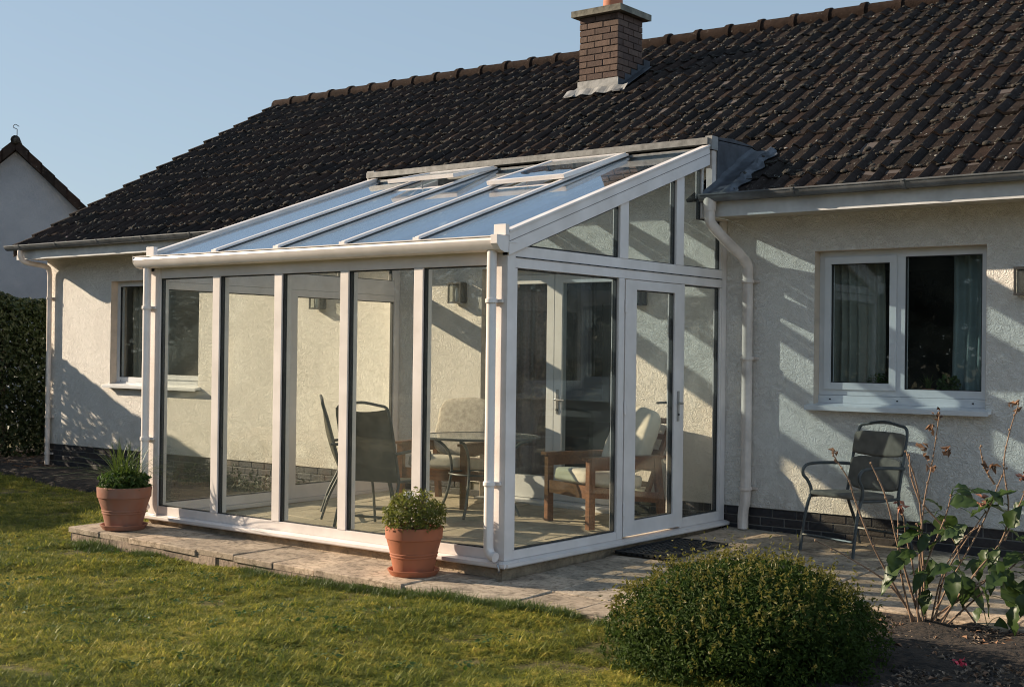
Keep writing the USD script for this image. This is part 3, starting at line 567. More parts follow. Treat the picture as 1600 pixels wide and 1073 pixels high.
# ---- windows
def frame_bar(mb, *b): mb.box(*b)
def pane_box(parent, x0, x1, y, z0, z1, mat='window_glass', th=0.022): return obj(parent, 'pane', MB().box(x0, x1, y, y + th, z0, z1), mat)
def house_window(w, mull, sash_left, sash_right, yf=0.10, add=0.0):
    x0, x1, z0, z1 = w[0] + 0.004, w[1] - 0.004, w[2], w[3] - 0.004
    wn = node(house, 'window'); fw = 0.062; D0, D1 = yf, yf + 0.07; zb = z0 + 0.045 + add
    f = MB().box(x0, x0 + fw, D0, D1, zb, z1).box(x1 - fw, x1, D0, D1, zb, z1).box(x0 + fw, x1 - fw, D0, D1, z1 - fw, z1).box(x0 + fw, x1 - fw, D0, D1, zb, zb + fw)
    f.box(mull - 0.042, mull + 0.042, D0, D1, zb + fw, z1 - fw)
    obj(wn, 'frame', f, 'upvc_cool')
    obj(wn, 'sub_sill', MB().box(x0, x1, D0 - 0.012, D1, z0 + 0.028, zb - 0.002), 'upvc_cool')
    obj(wn, 'drain_cap', MB().box(x0 + 0.10, x0 + 0.115, D0 - 0.016, D0 - 0.012, z0 + 0.055, z0 + 0.065).box(mull - 0.02, mull - 0.005, D0 - 0.016, D0 - 0.012, z0 + 0.055, z0 + 0.065).box(x1 - 0.13, x1 - 0.115, D0 - 0.016, D0 - 0.012, z0 + 0.055, z0 + 0.065), 'gasket')
    for (a, b, sash) in ((x0 + fw, mull - 0.042, sash_left), (mull + 0.042, x1 - fw, sash_right)):
        c, d = zb + fw, z1 - fw
        if sash:
            s = 0.058; e = 0.014; A, B, C_, D_ = a - e, b + e, c - e, d + e
            sf = MB().box(A, A + s, D0 - 0.014, D0 - 0.001, C_, D_).box(B - s, B, D0 - 0.014, D0 - 0.001, C_, D_).box(A + s, B - s, D0 - 0.014, D0 - 0.001, D_ - s, D_).box(A + s, B - s, D0 - 0.014, D0 - 0.001, C_, C_ + s)
            sf.box(a + 0.001, A + s, D0, D1 - 0.003, c + 0.001, d - 0.001).box(B - s, b - 0.001, D0, D1 - 0.003, c + 0.001, d - 0.001)
            obj(wn, 'sash', sf, 'upvc_cool'); a, b, c, d = A + s, B - s, C_ + s, D_ - s
        gk = MB().box(a, a + 0.007, D0 + 0.004, D0 + 0.03, c, d).box(b - 0.007, b, D0 + 0.004, D0 + 0.03, c, d).box(a + 0.007, b - 0.007, D0 + 0.004, D0 + 0.03, d - 0.007, d).box(a + 0.007, b - 0.007, D0 + 0.004, D0 + 0.03, c, c + 0.007)
        obj(wn, 'gasket', gk, 'gasket'); pane_box(wn, a + 0.002, b - 0.002, D0 + 0.015, c + 0.002, d - 0.002)
    sl = MB().prism([(-0.085, z0 - 0.032), (-0.075, z0 - 0.032), (-0.07, z0 - 0.018), (0.19, z0 - 0.018), (0.19, z0 + 0.027), (D0 - 0.013, z0 + 0.027), (-0.085, z0 + 0.006)], 0, w[0] - 0.045, w[1] + 0.045)
    obj(wn, 'sill', sl, 'upvc_cool'); return wn
house_window(WIN1, -8.16, False, True)
house_window(WIN2, 1.545, True, False, add=0.05)
# ---- patio doors in the rear wall of the conservatory
pdn = node(house, 'patio_door', 'white double patio door inside the conservatory')
x0, x1, z0, z1 = PDOOR[0] + 0.004, PDOOR[1] - 0.004, PDOOR[2] + 0.01, PDOOR[3] - 0.004; D0, D1 = 0.12, 0.19; xm = (x0 + x1) / 2
obj(pdn, 'frame', MB().box(x0, x0 + 0.06, D0, D1, z0, z1).box(x1 - 0.06, x1, D0, D1, z0, z1).box(x0 + 0.06, x1 - 0.06, D0, D1, z1 - 0.06, z1).box(x0 + 0.06, x1 - 0.06, D0 - 0.02, D1, z0, z0 + 0.05), 'upvc_cool')
obj(pdn, 'threshold', MB().box(x0, x1, -0.09, D0 - 0.021, z0 - 0.0, z0 + 0.035), 'upvc_cool')
for a, b, hs in ((x0 + 0.064, xm - 0.004, 1), (xm + 0.004, x1 - 0.064, -1)):
    lf = node(pdn, 'leaf'); s = 0.088; c, d = z0 + 0.055, z1 - 0.064; Y0, Y1 = D0 - 0.012, D1 - 0.004
    obj(lf, 'frame', MB().box(a, a + s, Y0, Y1, c, d).box(b - s, b, Y0, Y1, c, d).box(a + s, b - s, Y0, Y1, d - s, d).box(a + s, b - s, Y0, Y1, c, c + 0.22), 'upvc_cool') if False else obj(pdn, 'leaf_frame', MB().box(a, a + s, Y0, Y1, c, d).box(b - s, b, Y0, Y1, c, d).box(a + s, b - s, Y0, Y1, d - s, d).box(a + s, b - s, Y0, Y1, c, c + 0.22), 'upvc_cool')
    stage.RemovePrim(lf)
    pane_box(pdn, a + s + 0.002, b - s - 0.002, Y0 + 0.02, c + 0.222, d - s - 0.002)
hx = xm + 0.05
obj(pdn, 'handle', MB().box(hx - 0.014, hx + 0.014, D0 - 0.021, D0 - 0.013, 0.98, 1.22).tube([(hx, D0 - 0.021, 1.12), (hx, D0 - 0.065, 1.12), (hx + 0.01, D0 - 0.07, 1.12), (hx + 0.12, D0 - 0.07, 1.12)], 0.010, 8), 'metal', 40)
obj(pdn, 'lock', MB().tube([(hx, D0 - 0.022, 1.02), (hx, D0 - 0.032, 1.02)], 0.012, 12), 'black_metal')
# ---- rooms behind the windows
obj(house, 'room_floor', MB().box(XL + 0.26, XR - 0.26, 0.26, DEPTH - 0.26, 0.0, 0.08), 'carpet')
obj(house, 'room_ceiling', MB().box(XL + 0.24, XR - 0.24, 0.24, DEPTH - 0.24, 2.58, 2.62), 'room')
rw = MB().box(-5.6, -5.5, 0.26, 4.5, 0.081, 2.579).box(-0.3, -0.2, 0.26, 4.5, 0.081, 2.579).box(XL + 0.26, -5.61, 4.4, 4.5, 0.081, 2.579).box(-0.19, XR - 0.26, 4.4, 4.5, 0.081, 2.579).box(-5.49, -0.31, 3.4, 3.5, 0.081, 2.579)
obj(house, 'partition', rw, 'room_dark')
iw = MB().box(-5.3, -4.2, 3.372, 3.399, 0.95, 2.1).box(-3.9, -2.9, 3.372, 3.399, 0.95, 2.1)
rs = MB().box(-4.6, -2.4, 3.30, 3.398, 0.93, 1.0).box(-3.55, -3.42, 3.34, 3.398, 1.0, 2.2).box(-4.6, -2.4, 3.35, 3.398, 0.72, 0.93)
obj(house, 'inner_sill', rs, 'white_wood')

# ---- chimney
chim = node(house, 'chimney')
CX0, CX1, CY0, CY1, CT = -3.46, -2.90, 2.62, 3.16, 5.63
obj(chim, 'core', MB().box(CX0 + 0.012, CX1 - 0.012, CY0 + 0.012, CY1 - 0.012, 4.4, CT), 'mortar_dark')
z = CT - 0.006; row = 0
while z > 4.70:
    z0 = z - 0.067; o = 0 if row % 2 else 0.1
    for (a, b, ax, yv, sd) in ((CX0, CX1, 'y', CY0 + 0.012, -1), (CY0, CY1, 'x', CX1 - 0.012, 1), (CY0, CY1, 'x', CX0 + 0.012, -1)):
        if z0 < 4.85 and ax == 'y': continue
        ln = b - a; cuts = ([0, 0.115, 0.34, ln] if row % 2 else [0, 0.225, 0.45, ln]) if ax == 'y' else ([0, 0.225, 0.45, ln] if row % 2 else [0, 0.11, 0.335, ln])
        for p, q in zip(cuts[:-1], cuts[1:]): brick(chim, a + p + 0.005, a + q - 0.005, z0, z, CHIM_B, yv, 0.012, ax, sd, 0.005)
    z -= 0.077; row += 1
cs = m3.Manifold.cube((CX1 - CX0 + 0.15, CY1 - CY0 + 0.15, 0.075)).translate((CX0 - 0.075, CY0 - 0.075, CT + 0.001))
obj(chim, 'cap', cs, 'cap_stone')
obj(chim, 'mortar_flaunching', MB().lathe([(0.26, CT + 0.0765), (0.16, CT + 0.12), (0.13, CT + 0.125)], 20, (-3.16, 2.89, 0)), 'cap_stone', True)
obj(chim, 'pot', MB().lathe([(0.125, CT + 0.08), (0.115, CT + 0.30), (0.14, CT + 0.31), (0.14, CT + 0.36), (0.10, CT + 0.36), (0.095, CT + 0.1)], 24, (-3.16, 2.89, 0)), 'terracotta', 40)
fz = roof_z(CY0)
fl = MB()
fl.box(CX0 - 0.012, CX1 + 0.012, CY0 - 0.014, CY0 - 0.002, fz - 0.06, 4.855)
obj(chim, 'flashing', fl, 'lead_bright')
ap = MB(); nx = 24
for k in range(nx):
    xa, xb = CX0 - 0.16 + (CX1 - CX0 + 0.32) * k / nx, CX0 - 0.16 + (CX1 - CX0 + 0.32) * (k + 1) / nx
    ha, hb = [0.030 + 0.008 * math.sin(xx_ * 2 * math.pi / 0.21 + 1.0) for xx_ in (xa, xb)]
    q = [np.array([xa, CY0 - 0.10 - 0.012 * math.sin(k), roof_z(CY0 - 0.10) - 0.03]) + nu * ha, np.array([xb, CY0 - 0.10 - 0.012 * math.sin(k + 1), roof_z(CY0 - 0.10) - 0.03]) + nu * hb, np.array([xb, CY0 - 0.012, roof_z(CY0) - 0.0]) + nu * hb, np.array([xa, CY0 - 0.012, roof_z(CY0) - 0.0]) + nu * ha]
    ap.add(q + [p - nu * 0.004 for p in q], [(0, 1, 2, 3), (7, 6, 5, 4), (0, 4, 5, 1), (2, 6, 7, 3), (1, 5, 6, 2), (3, 7, 4, 0)])
obj(chim, 'apron', ap, 'lead_bright', 30)
for sx, nm in ((CX1, 1), (CX0, -1)):
    st = MB(); k = 0; y = CY0
    while y < CY1 + 0.1:
        st.box(min(sx, sx + 0.006 * nm) + 0.002 * nm, max(sx, sx + 0.006 * nm) + 0.002 * nm, y, y + 0.14, roof_z(y) - 0.1, roof_z(y) + 0.11); y += 0.14
    a, b = (sx + 0.012, sx + 0.12) if nm > 0 else (sx - 0.12, sx - 0.012)
    st.prism([(CY0 - 0.14, roof_z(CY0 - 0.14) + 0.005), (CY1 + 0.02, roof_z(CY1 + 0.02) + 0.005), (CY1 + 0.02, roof_z(CY1 + 0.02) + 0.012), (CY0 - 0.14, roof_z(CY0 - 0.14) + 0.012)], 0, a, b)
    obj(chim, 'side_flashing', st, 'lead_shaded' if nm > 0 else 'lead_bright')  # shade baked in: darker lead on the face away from the sun

# ------------------------------------------------------------------ the conservatory
con = thing('conservatory', 'white framed lean-to glass conservatory with sloping glass roof against the house', 'conservatory')
FY, WX, CZ = -3.152, -4.0, 0.1225
top = lambda y: 2.41 + 0.346 * (y + 3.16)
bot = lambda y: 2.739 + 0.3465 * (y + 1.727)
T = 0.07
# base of rough blocks below the cill
obj(con, 'base', MB().box(WX + 0.01, -0.02, FY + 0.005, FY + 0.13, -0.2, 0.086).box(-0.13, -0.02, FY + 0.13, 0.0, -0.2, 0.086).box(WX + 0.01, WX + 0.12, FY + 0.13, 0.0, -0.2, 0.086), 'base')
cl = MB().prism([(FY - 0.055, 0.088), (FY - 0.048, 0.079), (FY - 0.04, 0.088), (FY + 0.12, 0.088), (FY + 0.12, CZ), (FY - 0.0, CZ), (FY - 0.055, CZ - 0.012)], 0, WX - 0.06, 0.045)
cl.prism([(0.055, 0.088), (0.045, 0.079), (-0.12, 0.088), (-0.12, CZ - 0.0005), (0.0, CZ - 0.0005), (0.055, CZ - 0.012)], 1, FY - 0.03, 0.0)
cl.box(WX - 0.055, WX + 0.12, FY + 0.12, 0.0, 0.088, CZ - 0.0005)
obj(con, 'cill', cl, 'upvc')
PZ0, PZ1 = 0.195, 2.185     # glass bottom and top on the front
# corner posts
for x0, x1 in ((-0.15, 0.0), (WX, WX + 0.13)):
    obj(con, 'corner_post', MB().box(x0, x1, FY, FY + 0.092, CZ + 0.001, 2.335), 'upvc')
# front rails
obj(con, 'bottom_rail', MB().box(WX + 0.131, -0.151, FY + 0.004, FY + T, CZ + 0.001, PZ0), 'upvc')
obj(con, 'head_rail', MB().box(WX + 0.131, -0.151, FY + 0.004, FY + T, PZ1, 2.315), 'upvc')
MU = [-3.115, -2.348, -1.597, -0.832]
for mx in MU:
    obj(con, 'mullion', MB().box(mx - 0.043, mx + 0.043, FY + 0.001, FY + T + 0.035, PZ0 + 0.001, PZ1 - 0.001), 'upvc')
ed = [WX + 0.13] + [v for mx in MU for v in (mx - 0.043, mx + 0.043)] + [-0.15]
def glaze_front(x0, x1):
    b = 0.001
    g1 = MB().box(x0 + b, x0 + b + 0.013, FY + 0.016, FY + 0.05, PZ0 + 0.001, PZ1 - 0.001).box(x1 - b - 0.013, x1 - b, FY + 0.016, FY + 0.05, PZ0 + 0.001, PZ1 - 0.001)
    g1.box(x0 + b + 0.013, x1 - b - 0.013, FY + 0.016, FY + 0.05, PZ1 - 0.009, PZ1 - 0.001).box(x0 + b + 0.013, x1 - b - 0.013, FY + 0.016, FY + 0.05, PZ0 + 0.001, PZ0 + 0.007)
    obj(con, 'gasket', g1, 'gasket')
    obj(con, 'window_pane', MB().box(x0 + b + 0.003, x1 - b - 0.003, FY + 0.022, FY + 0.046, PZ0 + 0.003, PZ1 - 0.003), 'glass')
for k in range(0, 10, 2): glaze_front(ed[k], ed[k + 1])
# sides
MR0, MR1 = 2.165, 2.322
def pane_side(xo, poly, mat='glass', sgn=-1):
    """A pane in the plane of a side wall, with its dark gasket, XO being the outer face."""
    pg = Polygon(poly); a, b = sorted((xo + sgn * 0.024, xo + sgn * 0.046)); inn = pg.buffer(-0.008, join_style=2)
    m = trimesh.creation.extrude_polygon(pg.difference(inn), 1.0, engine='earcut'); v = np.array(m.vertices); c, d = sorted((xo + sgn * 0.018, xo + sgn * 0.052))
    obj(con, 'gasket', MB().add(np.c_[c + (d - c) * v[:, 2], v[:, 0], v[:, 1]], np.array(m.faces)), 'gasket')
    obj(con, 'window_pane', MB().prism(list(pg.buffer(-0.004, join_style=2).exterior.coords)[:-1], 0, a, b), mat)
def side_wall(xo, sgn, door):
    a, b = sorted((xo, xo + sgn * T)); e, f = sorted((xo + sgn * 0.003, xo + sgn * (T - 0.003)))
    obj(con, 'mid_rail', MB().box(e, f, FY + 0.0925, -0.0825, MR0 + 0.002, MR1), 'upvc')
    obj(con, 'rail_joint', MB().box(*sorted((xo - sgn * 0.001, xo + sgn * 0.004)), FY + 0.0925, -0.0825, 2.238, 2.246), 'gasket')
    obj(con, 'wall_post', MB().box(a, b, -0.082, -0.002, CZ + 0.001, 2.752), 'upvc')
    if door:
        obj(con, 'side_mullion', MB().box(a, b, -1.735, -1.655, CZ + 0.001, MR0), 'upvc'); obj(con, 'side_mullion', MB().box(a, b, -0.772, -0.728, CZ + 0.001, MR0), 'upvc')
        obj(con, 'bottom_rail', MB().box(e, f, FY + 0.0925, -1.7355, CZ + 0.001, 0.186), 'upvc'); obj(con, 'bottom_rail', MB().box(e, f, -0.7275, -0.0825, CZ + 0.001, 0.204), 'upvc')
        pane_side(xo, [(FY + 0.12, 0.188), (-1.742, 0.188), (-1.742, 2.163), (FY + 0.12, 2.163)], sgn=sgn); pane_side(xo, [(-0.722, 0.206), (-0.115, 0.206), (-0.115, 2.163), (-0.722, 2.163)], sgn=sgn)
        obj(con, 'bead', MB().box(e, f, FY + 0.0925, FY + 0.118, 0.187, 2.164).box(e, f, -0.1135, -0.0825, 0.205, 2.164), 'upvc')
    else:
        obj(con, 'side_mullion', MB().box(a, b, -1.63, -1.47, CZ + 0.001, MR0), 'upvc')
        obj(con, 'bottom_rail', MB().box(e, f, FY + 0.0925, -1.6305, CZ + 0.001, 0.205), 'upvc'); obj(con, 'bottom_rail', MB().box(e, f, -1.4695, -0.0825, CZ + 0.001, 0.25), 'upvc')
        for y0, y1, zz_ in ((FY + 0.10, -1.634, 0.207), (-1.466, -0.086, 0.252)): pane_side(xo, [(y0, zz_), (y1, zz_), (y1, 2.10), (y0, 2.10)], sgn=sgn)
        obj(con, 'transom', MB().box(e, f, FY + 0.0925, -1.6305, 2.10, MR0).box(e, f, -1.4695, -0.0825, 2.10, MR0), 'upvc')
    # upper lights
    for y0, y1 in ((-1.728, -1.608), (-0.872, -0.752)):
        obj(con, 'upper_mullion', MB().prism([(y0, MR1 + 0.001), (y1, MR1 + 0.001), (y1, bot(y1) - 0.001), (y0, bot(y0) - 0.001)], 0, a, b), 'upvc')
    ys = bot(0); yl = (MR1 + 0.012 - 2.739) / 0.3465 - 1.727
    pane_side(xo, [(max(yl, -3.0), MR1 + 0.006), (-1.734, MR1 + 0.006), (-1.734, bot(-1.734) - 0.006), (max(yl, -3.0), MR1 + 0.009)], sgn=sgn)
    pane_side(xo, [(-1.602, MR1), (-0.878, MR1), (-0.878, bot(-0.878) - 0.003), (-1.602, bot(-1.602) - 0.003)], sgn=sgn)
    pane_side(xo, [(-0.746, MR1), (-0.11, MR1), (-0.11, 2.745), (-0.455, 2.745), (-0.455, bot(-0.455) - 0.003), (-0.746, bot(-0.746) - 0.003)], sgn=sgn)
    obj(con, 'eaves_trim', MB().box(e, f, -0.1085, -0.0825, MR1 + 0.002, 2.747).box(a, b, -0.448, -0.435, 2.752, bot(-0.44) - 0.001).box(a, b, -0.435, -0.003, 2.7525, 2.7735), 'upvc')
    o = 0.012
    c, d = sorted((xo - sgn * o, xo + sgn * 0.045))
    obj(con, 'gable_rafter', MB().prism([(FY + 0.0, bot(FY) + 0.004), (-0.345, bot(-0.345)), (-0.345, top(-0.345) - 0.004), (FY - 0.0, top(FY) - 0.004)], 0, c, d), 'upvc')
    obj(con, 'rafter_cap', MB().prism([(FY + 0.0, top(FY) - 0.004), (-0.345, top(-0.345) - 0.004), (-0.345, top(-0.345) + 0.012), (FY, top(FY) + 0.012)], 0, c - 0.006, d + 0.006), 'upvc')
    obj(con, 'rafter_groove', MB().prism([(FY + 0.0, top(FY) - 0.07), (-0.345, top(-0.345) - 0.07), (-0.345, top(-0.345) - 0.066), (FY, top(FY) - 0.066)], 0, *sorted((xo - sgn * o, xo - sgn * (o + 0.001)))), 'gasket')
side_wall(0.0, -1, True)
side_wall(WX, 1, False)
# the door in the right side
dr = node(con, 'door')
y0, y1, z0, z1, s = -1.648, -0.778, 0.138, 2.16, 0.118
obj(dr, 'frame', MB().box(-0.062, 0.006, y0, y0 + s + 0.045, z0, z1).box(-0.062, 0.006, y1 - s, y1, z0, z1).box(-0.062, 0.006, y0 + s + 0.045, y1 - s, z1 - 0.075, z1).box(-0.062, 0.006, y0 + s + 0.045, y1 - s, z0, z0 + 0.115), 'upvc')
a, b, c, d = y0 + s + 0.045, y1 - s, z0 + 0.115, z1 - 0.075
obj(dr, 'gasket', MB().box(-0.046, -0.008, a, a + 0.008, c, d).box(-0.046, -0.008, b - 0.008, b, c, d).box(-0.046, -0.008, a + 0.008, b - 0.008, c, c + 0.007).box(-0.046, -0.008, a + 0.008, b - 0.008, d - 0.008, d), 'gasket')
obj(dr, 'window_pane', MB().box(-0.040, -0.018, a + 0.003, b - 0.003, c + 0.003, d - 0.003), 'glass')
hy = y1 - 0.055
obj(dr, 'handle', MB().box(0.006, 0.015, hy - 0.014, hy + 0.014, 1.02, 1.27).tube([(0.014, hy, 1.17), (0.055, hy, 1.17), (0.06, hy - 0.008, 1.17), (0.06, hy - 0.06, 1.17)], 0.010, 8), 'metal', 40)
obj(dr, 'inner_handle', MB().box(-0.072, -0.062, hy - 0.014, hy + 0.014, 1.02, 1.27).tube([(-0.07, hy, 1.17), (-0.11, hy, 1.17), (-0.115, hy - 0.01, 1.17), (-0.115, hy - 0.13, 1.17)], 0.010, 8), 'black_metal', 40)
obj(dr, 'lock', MB().tube([(0.014, hy, 1.075), (0.022, hy, 1.075)], 0.010, 10), 'black_metal')
for zz_ in (0.35, 1.15, 1.95): obj(dr, 'hinge', MB().tube([(0.012, y0 - 0.002, zz_ - 0.05), (0.012, y0 - 0.002, zz_ + 0.05)], 0.009, 8), 'upvc', 40)
# roof: rafters, panes, vents
RX = [WX + 0.02] + MU + [-0.02]
YT = -0.36
for mx in MU:
    rf = MB().prism([(FY - 0.02, top(FY - 0.02) - 0.047), (YT, top(YT) - 0.047), (YT, top(YT) + 0.008), (FY - 0.02, top(FY - 0.02) + 0.008)], 0, mx - 0.019, mx + 0.019)
    p = obj(con, 'rafter', rf, 'upvc')
    obj(p, 'gasket', MB().prism([(FY, top(FY) - 0.0235), (YT, top(YT) - 0.0235), (YT, top(YT) - 0.013), (FY, top(FY) - 0.013)], 0, mx - 0.027, mx + 0.027), 'gasket')
    obj(p, 'underside', MB().prism([(FY + 0.06, top(FY + 0.06) - 0.145), (YT, top(YT) - 0.145), (YT, top(YT) - 0.074), (FY + 0.06, top(FY + 0.06) - 0.074)], 0, mx - 0.022, mx + 0.022), 'upvc')
    obj(p, 'end_cap', MB().prism([(FY - 0.034, top(FY) - 0.072), (FY - 0.021, top(FY) - 0.072), (FY - 0.021, top(FY) - 0.004), (FY - 0.034, top(FY) - 0.004)], 0, mx - 0.03, mx + 0.03), 'upvc')
def roof_pane(x0, x1, ya, yb, parent=con, off=-0.022, name='roof_pane'):
    v = MB().prism([(ya, top(ya) + off - 0.022), (yb, top(yb) + off - 0.022), (yb, top(yb) + off), (ya, top(ya) + off)], 0, x0, x1); return obj(parent, name, v, 'roof_glass')
VENTS = {1: (-0.98, 13.5), 3: (-1.33, 17.8)}
for k in range(5):
    x0, x1 = RX[k] + (0.027 if k == 0 else 0.002), RX[k + 1] - (0.027 if k == 4 else 0.002)
    if k in VENTS:
        yv, pitch = VENTS[k]
        roof_pane(x0, x1, FY - 0.01, yv - 0.062)
        obj(con, 'vent_kerb', MB().prism([(yv - 0.06, top(yv - 0.06) - 0.115), (yv, top(yv) - 0.115), (yv, top(yv) - 0.02), (yv - 0.06, top(yv - 0.06) - 0.03)], 0, x0 + 0.024, x1 - 0.024), 'upvc')
        L_ = (-0.42 - yv) / math.cos(math.radians(19.1)) + 0.04; vt = node(con, 'roof_vent', 'roof light propped open near the top of the glass roof')
        hz = top(-0.42) - 0.008; ca, sa = math.cos(math.radians(pitch)), math.sin(math.radians(pitch)); h = 0.036
        A, B = RX[k] - 0.035, RX[k + 1] + 0.035
        P = lambda x, l, u: np.array([x, -0.42 - ca * l - sa * u, hz - sa * l + ca * u])
        def vb(l0, l1, xa, xb, u0=0.0, u1=h):
            v = [P(x, l, u) for x in (xa, xb) for l in (l0, l1) for u in (u0, u1)]
            return v, [(0, 1, 3, 2), (4, 6, 7, 5), (0, 4, 5, 1), (2, 3, 7, 6), (0, 2, 6, 4), (1, 5, 7, 3)]
        fr = MB().add(*vb(0, 0.05, A, B)).add(*vb(L_ - 0.05, L_, A, B)).add(*vb(0.05, L_ - 0.05, A, A + 0.045)).add(*vb(0.05, L_ - 0.05, B - 0.045, B))
        obj(vt, 'frame', fr, 'upvc'); obj(vt, 'pane', MB().add(*vb(0.05, L_ - 0.05, A + 0.045, B - 0.045, 0.012, 0.030)), 'roof_glass')
        pv = P((A + B) / 2, L_ - 0.03, 0.0); obj(vt, 'stay', MB().tube([pv, (pv[0], yv - 0.02, top(yv) - 0.1)], 0.008, 6), 'metal')
    else: roof_pane(x0, x1, FY - 0.01, YT)
obj(con, 'wall_plate', MB().box(WX + 0.05, -0.05, YT + 0.001, YT + 0.06, top(YT) - 0.16, top(YT) - 0.01), 'galv_and_shade')  # dark colour stands for the shade beneath the capping
# eaves gutter of the conservatory
gy, gz, gr = FY - 0.072, 2.372, 0.062
mb = MB(); 
prof_g = [(FY - 0.006, gz - 0.095), (gy + 0.02, gz - 0.10), (gy - 0.025, gz - 0.088), (gy - 0.05, gz - 0.06), (gy - 0.058, gz - 0.025), (gy - 0.05, gz - 0.004), (gy - 0.058, gz - 0.002), (gy - 0.058, gz + 0.006), (gy - 0.044, gz + 0.006), (gy - 0.044, gz - 0.02), (gy - 0.035, gz - 0.055), (gy - 0.01, gz - 0.08), (FY - 0.014, gz - 0.085), (FY - 0.014, gz + 0.0), (FY - 0.006, gz + 0.0)]
mb.prism(prof_g, 0, WX - 0.09, -0.045)
solid = [(FY - 0.006, gz - 0.095), (gy + 0.02, gz - 0.10), (gy - 0.025, gz - 0.088), (gy - 0.05, gz - 0.06), (gy - 0.06, gz - 0.025), (gy - 0.06, gz + 0.008), (FY - 0.006, gz + 0.008)]
mb.prism(solid, 0, WX - 0.096, WX - 0.09)
obj(con, 'gutter', mb, 'upvc', 30)
obj(con, 'eaves_beam', MB().box(WX + 0.08, -0.075, FY - 0.005, FY + 0.05, 2.316, top(FY) - 0.08), 'upvc')
obj(con, 'gutter_end', MB().prism([(FY - 0.005, gz - 0.104), (gy + 0.02, gz - 0.106), (gy - 0.03, gz - 0.09), (gy - 0.064, gz - 0.05), (gy - 0.064, gz + 0.012), (FY - 0.005, gz + 0.012)], 0, -0.044, 0.012), 'upvc', 30)
obj(con, 'corner_cap', MB().box(-0.09, 0.016, FY - 0.045, FY - 0.0055, gz + 0.013, top(FY) + 0.05).box(-0.085, 0.014, FY - 0.005, FY + 0.09, 2.3355, 2.345), 'upvc')
obj(con, 'corner_cap', MB().box(WX - 0.016, WX + 0.09, FY - 0.045, FY - 0.0055, gz + 0.013, top(FY) + 0.05), 'upvc')
for px_, fo in ((-0.096, 1), (WX + 0.018, 0)):
    py_ = FY - 0.055
    pts = [(px_, py_, 2.30), (px_, py_, 2.20)] + straight(px_, py_, 2.1, 0.30) 
    if fo: pts += list(spline([(px_, py_, 0.24), (px_ + 0.004, py_, 0.20), (px_ + 0.03, py_ - 0.004, 0.165), (px_ + 0.07, py_ - 0.008, 0.155)], 4))
    else: pts += list(spline([(px_, py_, 0.26), (px_ + 0.006, py_, 0.21), (px_ + 0.04, py_ - 0.004, 0.175)], 4))
    pipe(con, 'downpipe', pts, 0.035, 'upvc', [1.93, 0.66] if fo else [1.93, 0.78], wall_y=FY, n=16)
obj(con, 'pipe_hook', MB().tube(spline([(-0.01, FY - 0.05, 0.11), (0.0, FY - 0.07, 0.10), (0.01, FY - 0.068, 0.07), (0.0, FY - 0.06, 0.055)], 4), 0.008, 6), 'metal', True)
# leadwork between the glass roof and the house roof
YB = YE + (3.455 - 2.95) / TAN + 0.04
obj(con, 'ridge_capping', MB().box(WX - 0.09, 0.0, -0.375, -0.30, 3.398, 3.455), 'galv_and_shade')
obj(con, 'lead_roof', MB().prism([(-0.30, 3.440), (YB, 3.462), (YB, 3.470), (-0.30, 3.448)], 0, WX - 0.08, 0.03), 'lead_shaded')
for xx_ in (0.022, WX - 0.03):
    ck = MB(); ck.prism([(-0.245, roof_z(-0.245) - 0.03), (-0.245, 3.470), (0.02, 3.492), (YB + 0.03, 3.475), (YB + 0.06, roof_z(YB) - 0.03)], 0, xx_, xx_ + 0.008)
    obj(con, 'lead_cheek', ck, 'lead_shaded')

obj(con, 'upstand', MB().box(-0.03, 0.028, -0.335, -0.285, 2.93, 3.345).box(-0.012, 0.02, -0.284, -0.247, 2.95, 3.36), 'pipe_cream')
obj(con, 'upstand', MB().box(WX - 0.025, WX + 0.03, -0.335, -0.285, 2.93, 3.345), 'pipe_cream')
obj(con, 'lead_corner', MB().box(-0.035, 0.034, -0.352, -0.246, 3.353, 3.472), 'lead_bright')
obj(con, 'lead_corner', MB().box(WX - 0.10, WX - 0.0, -0.352, -0.25, 3.36, 3.472), 'lead_bright')
# lead soaker dressed over the tiles beside the cheek
sk = MB(); ns, nl = 10, 26; V = []
for a in range(nl + 1):
    s = -0.02 + 1.02 * a / nl
    for b in range(ns + 1):
        x = 0.03 + (0.27 + 0.03 * math.sin(a * 0.9)) * b / ns
        xo = ((x - XL + 0.08) % 0.21); h = 0.038 * math.exp(-((xo - 0.165) / 0.035) ** 2) + 0.026 * (1 - ((s % TG) / TL_)) * 0.8
        V.append(np.array([x, YE, roof_z(YE)]) - nu * 0.052 + su * s + nu * (h + 0.016 + 0.012 * (1 - b / ns)))
V = np.array(V); q = [(a * (ns + 1) + b, a * (ns + 1) + b + 1, (a + 1) * (ns + 1) + b + 1, (a + 1) * (ns + 1) + b) for a in range(nl) for b in range(ns)]
sk.add(V, q).add(V - nu * 0.006, [t[::-1] for t in q])
obj(con, 'lead_soaker', sk, 'lead_shaded', True)
# floor inside
fl_ = thing('conservatory_floor', 'pale stone floor inside the conservatory', None, None, 'structure')
xs_ = np.arange(WX + 0.125, -0.13, 0.448); 
for a in range(len(xs_)):
    xa, xb = xs_[a], min(xs_[a] + 0.448, -0.132)
    y = FY + 0.135
    while y < 0.0:
        yb = min(y + 0.448, -0.001 + 0.018)
        if yb - y > 0.03 and xb - xa > 0.03: slab(fl_, 'floor_slab', xa, xb, y, yb, 0.012 + rng.normal(0, 0.001), FLOOR_S, gap=0.004)
        y += 0.448
obj(fl_, 'bedding', MB().box(WX + 0.121, -0.131, FY + 0.131, 0.015, -0.2, -0.03), 'mortar_dark')

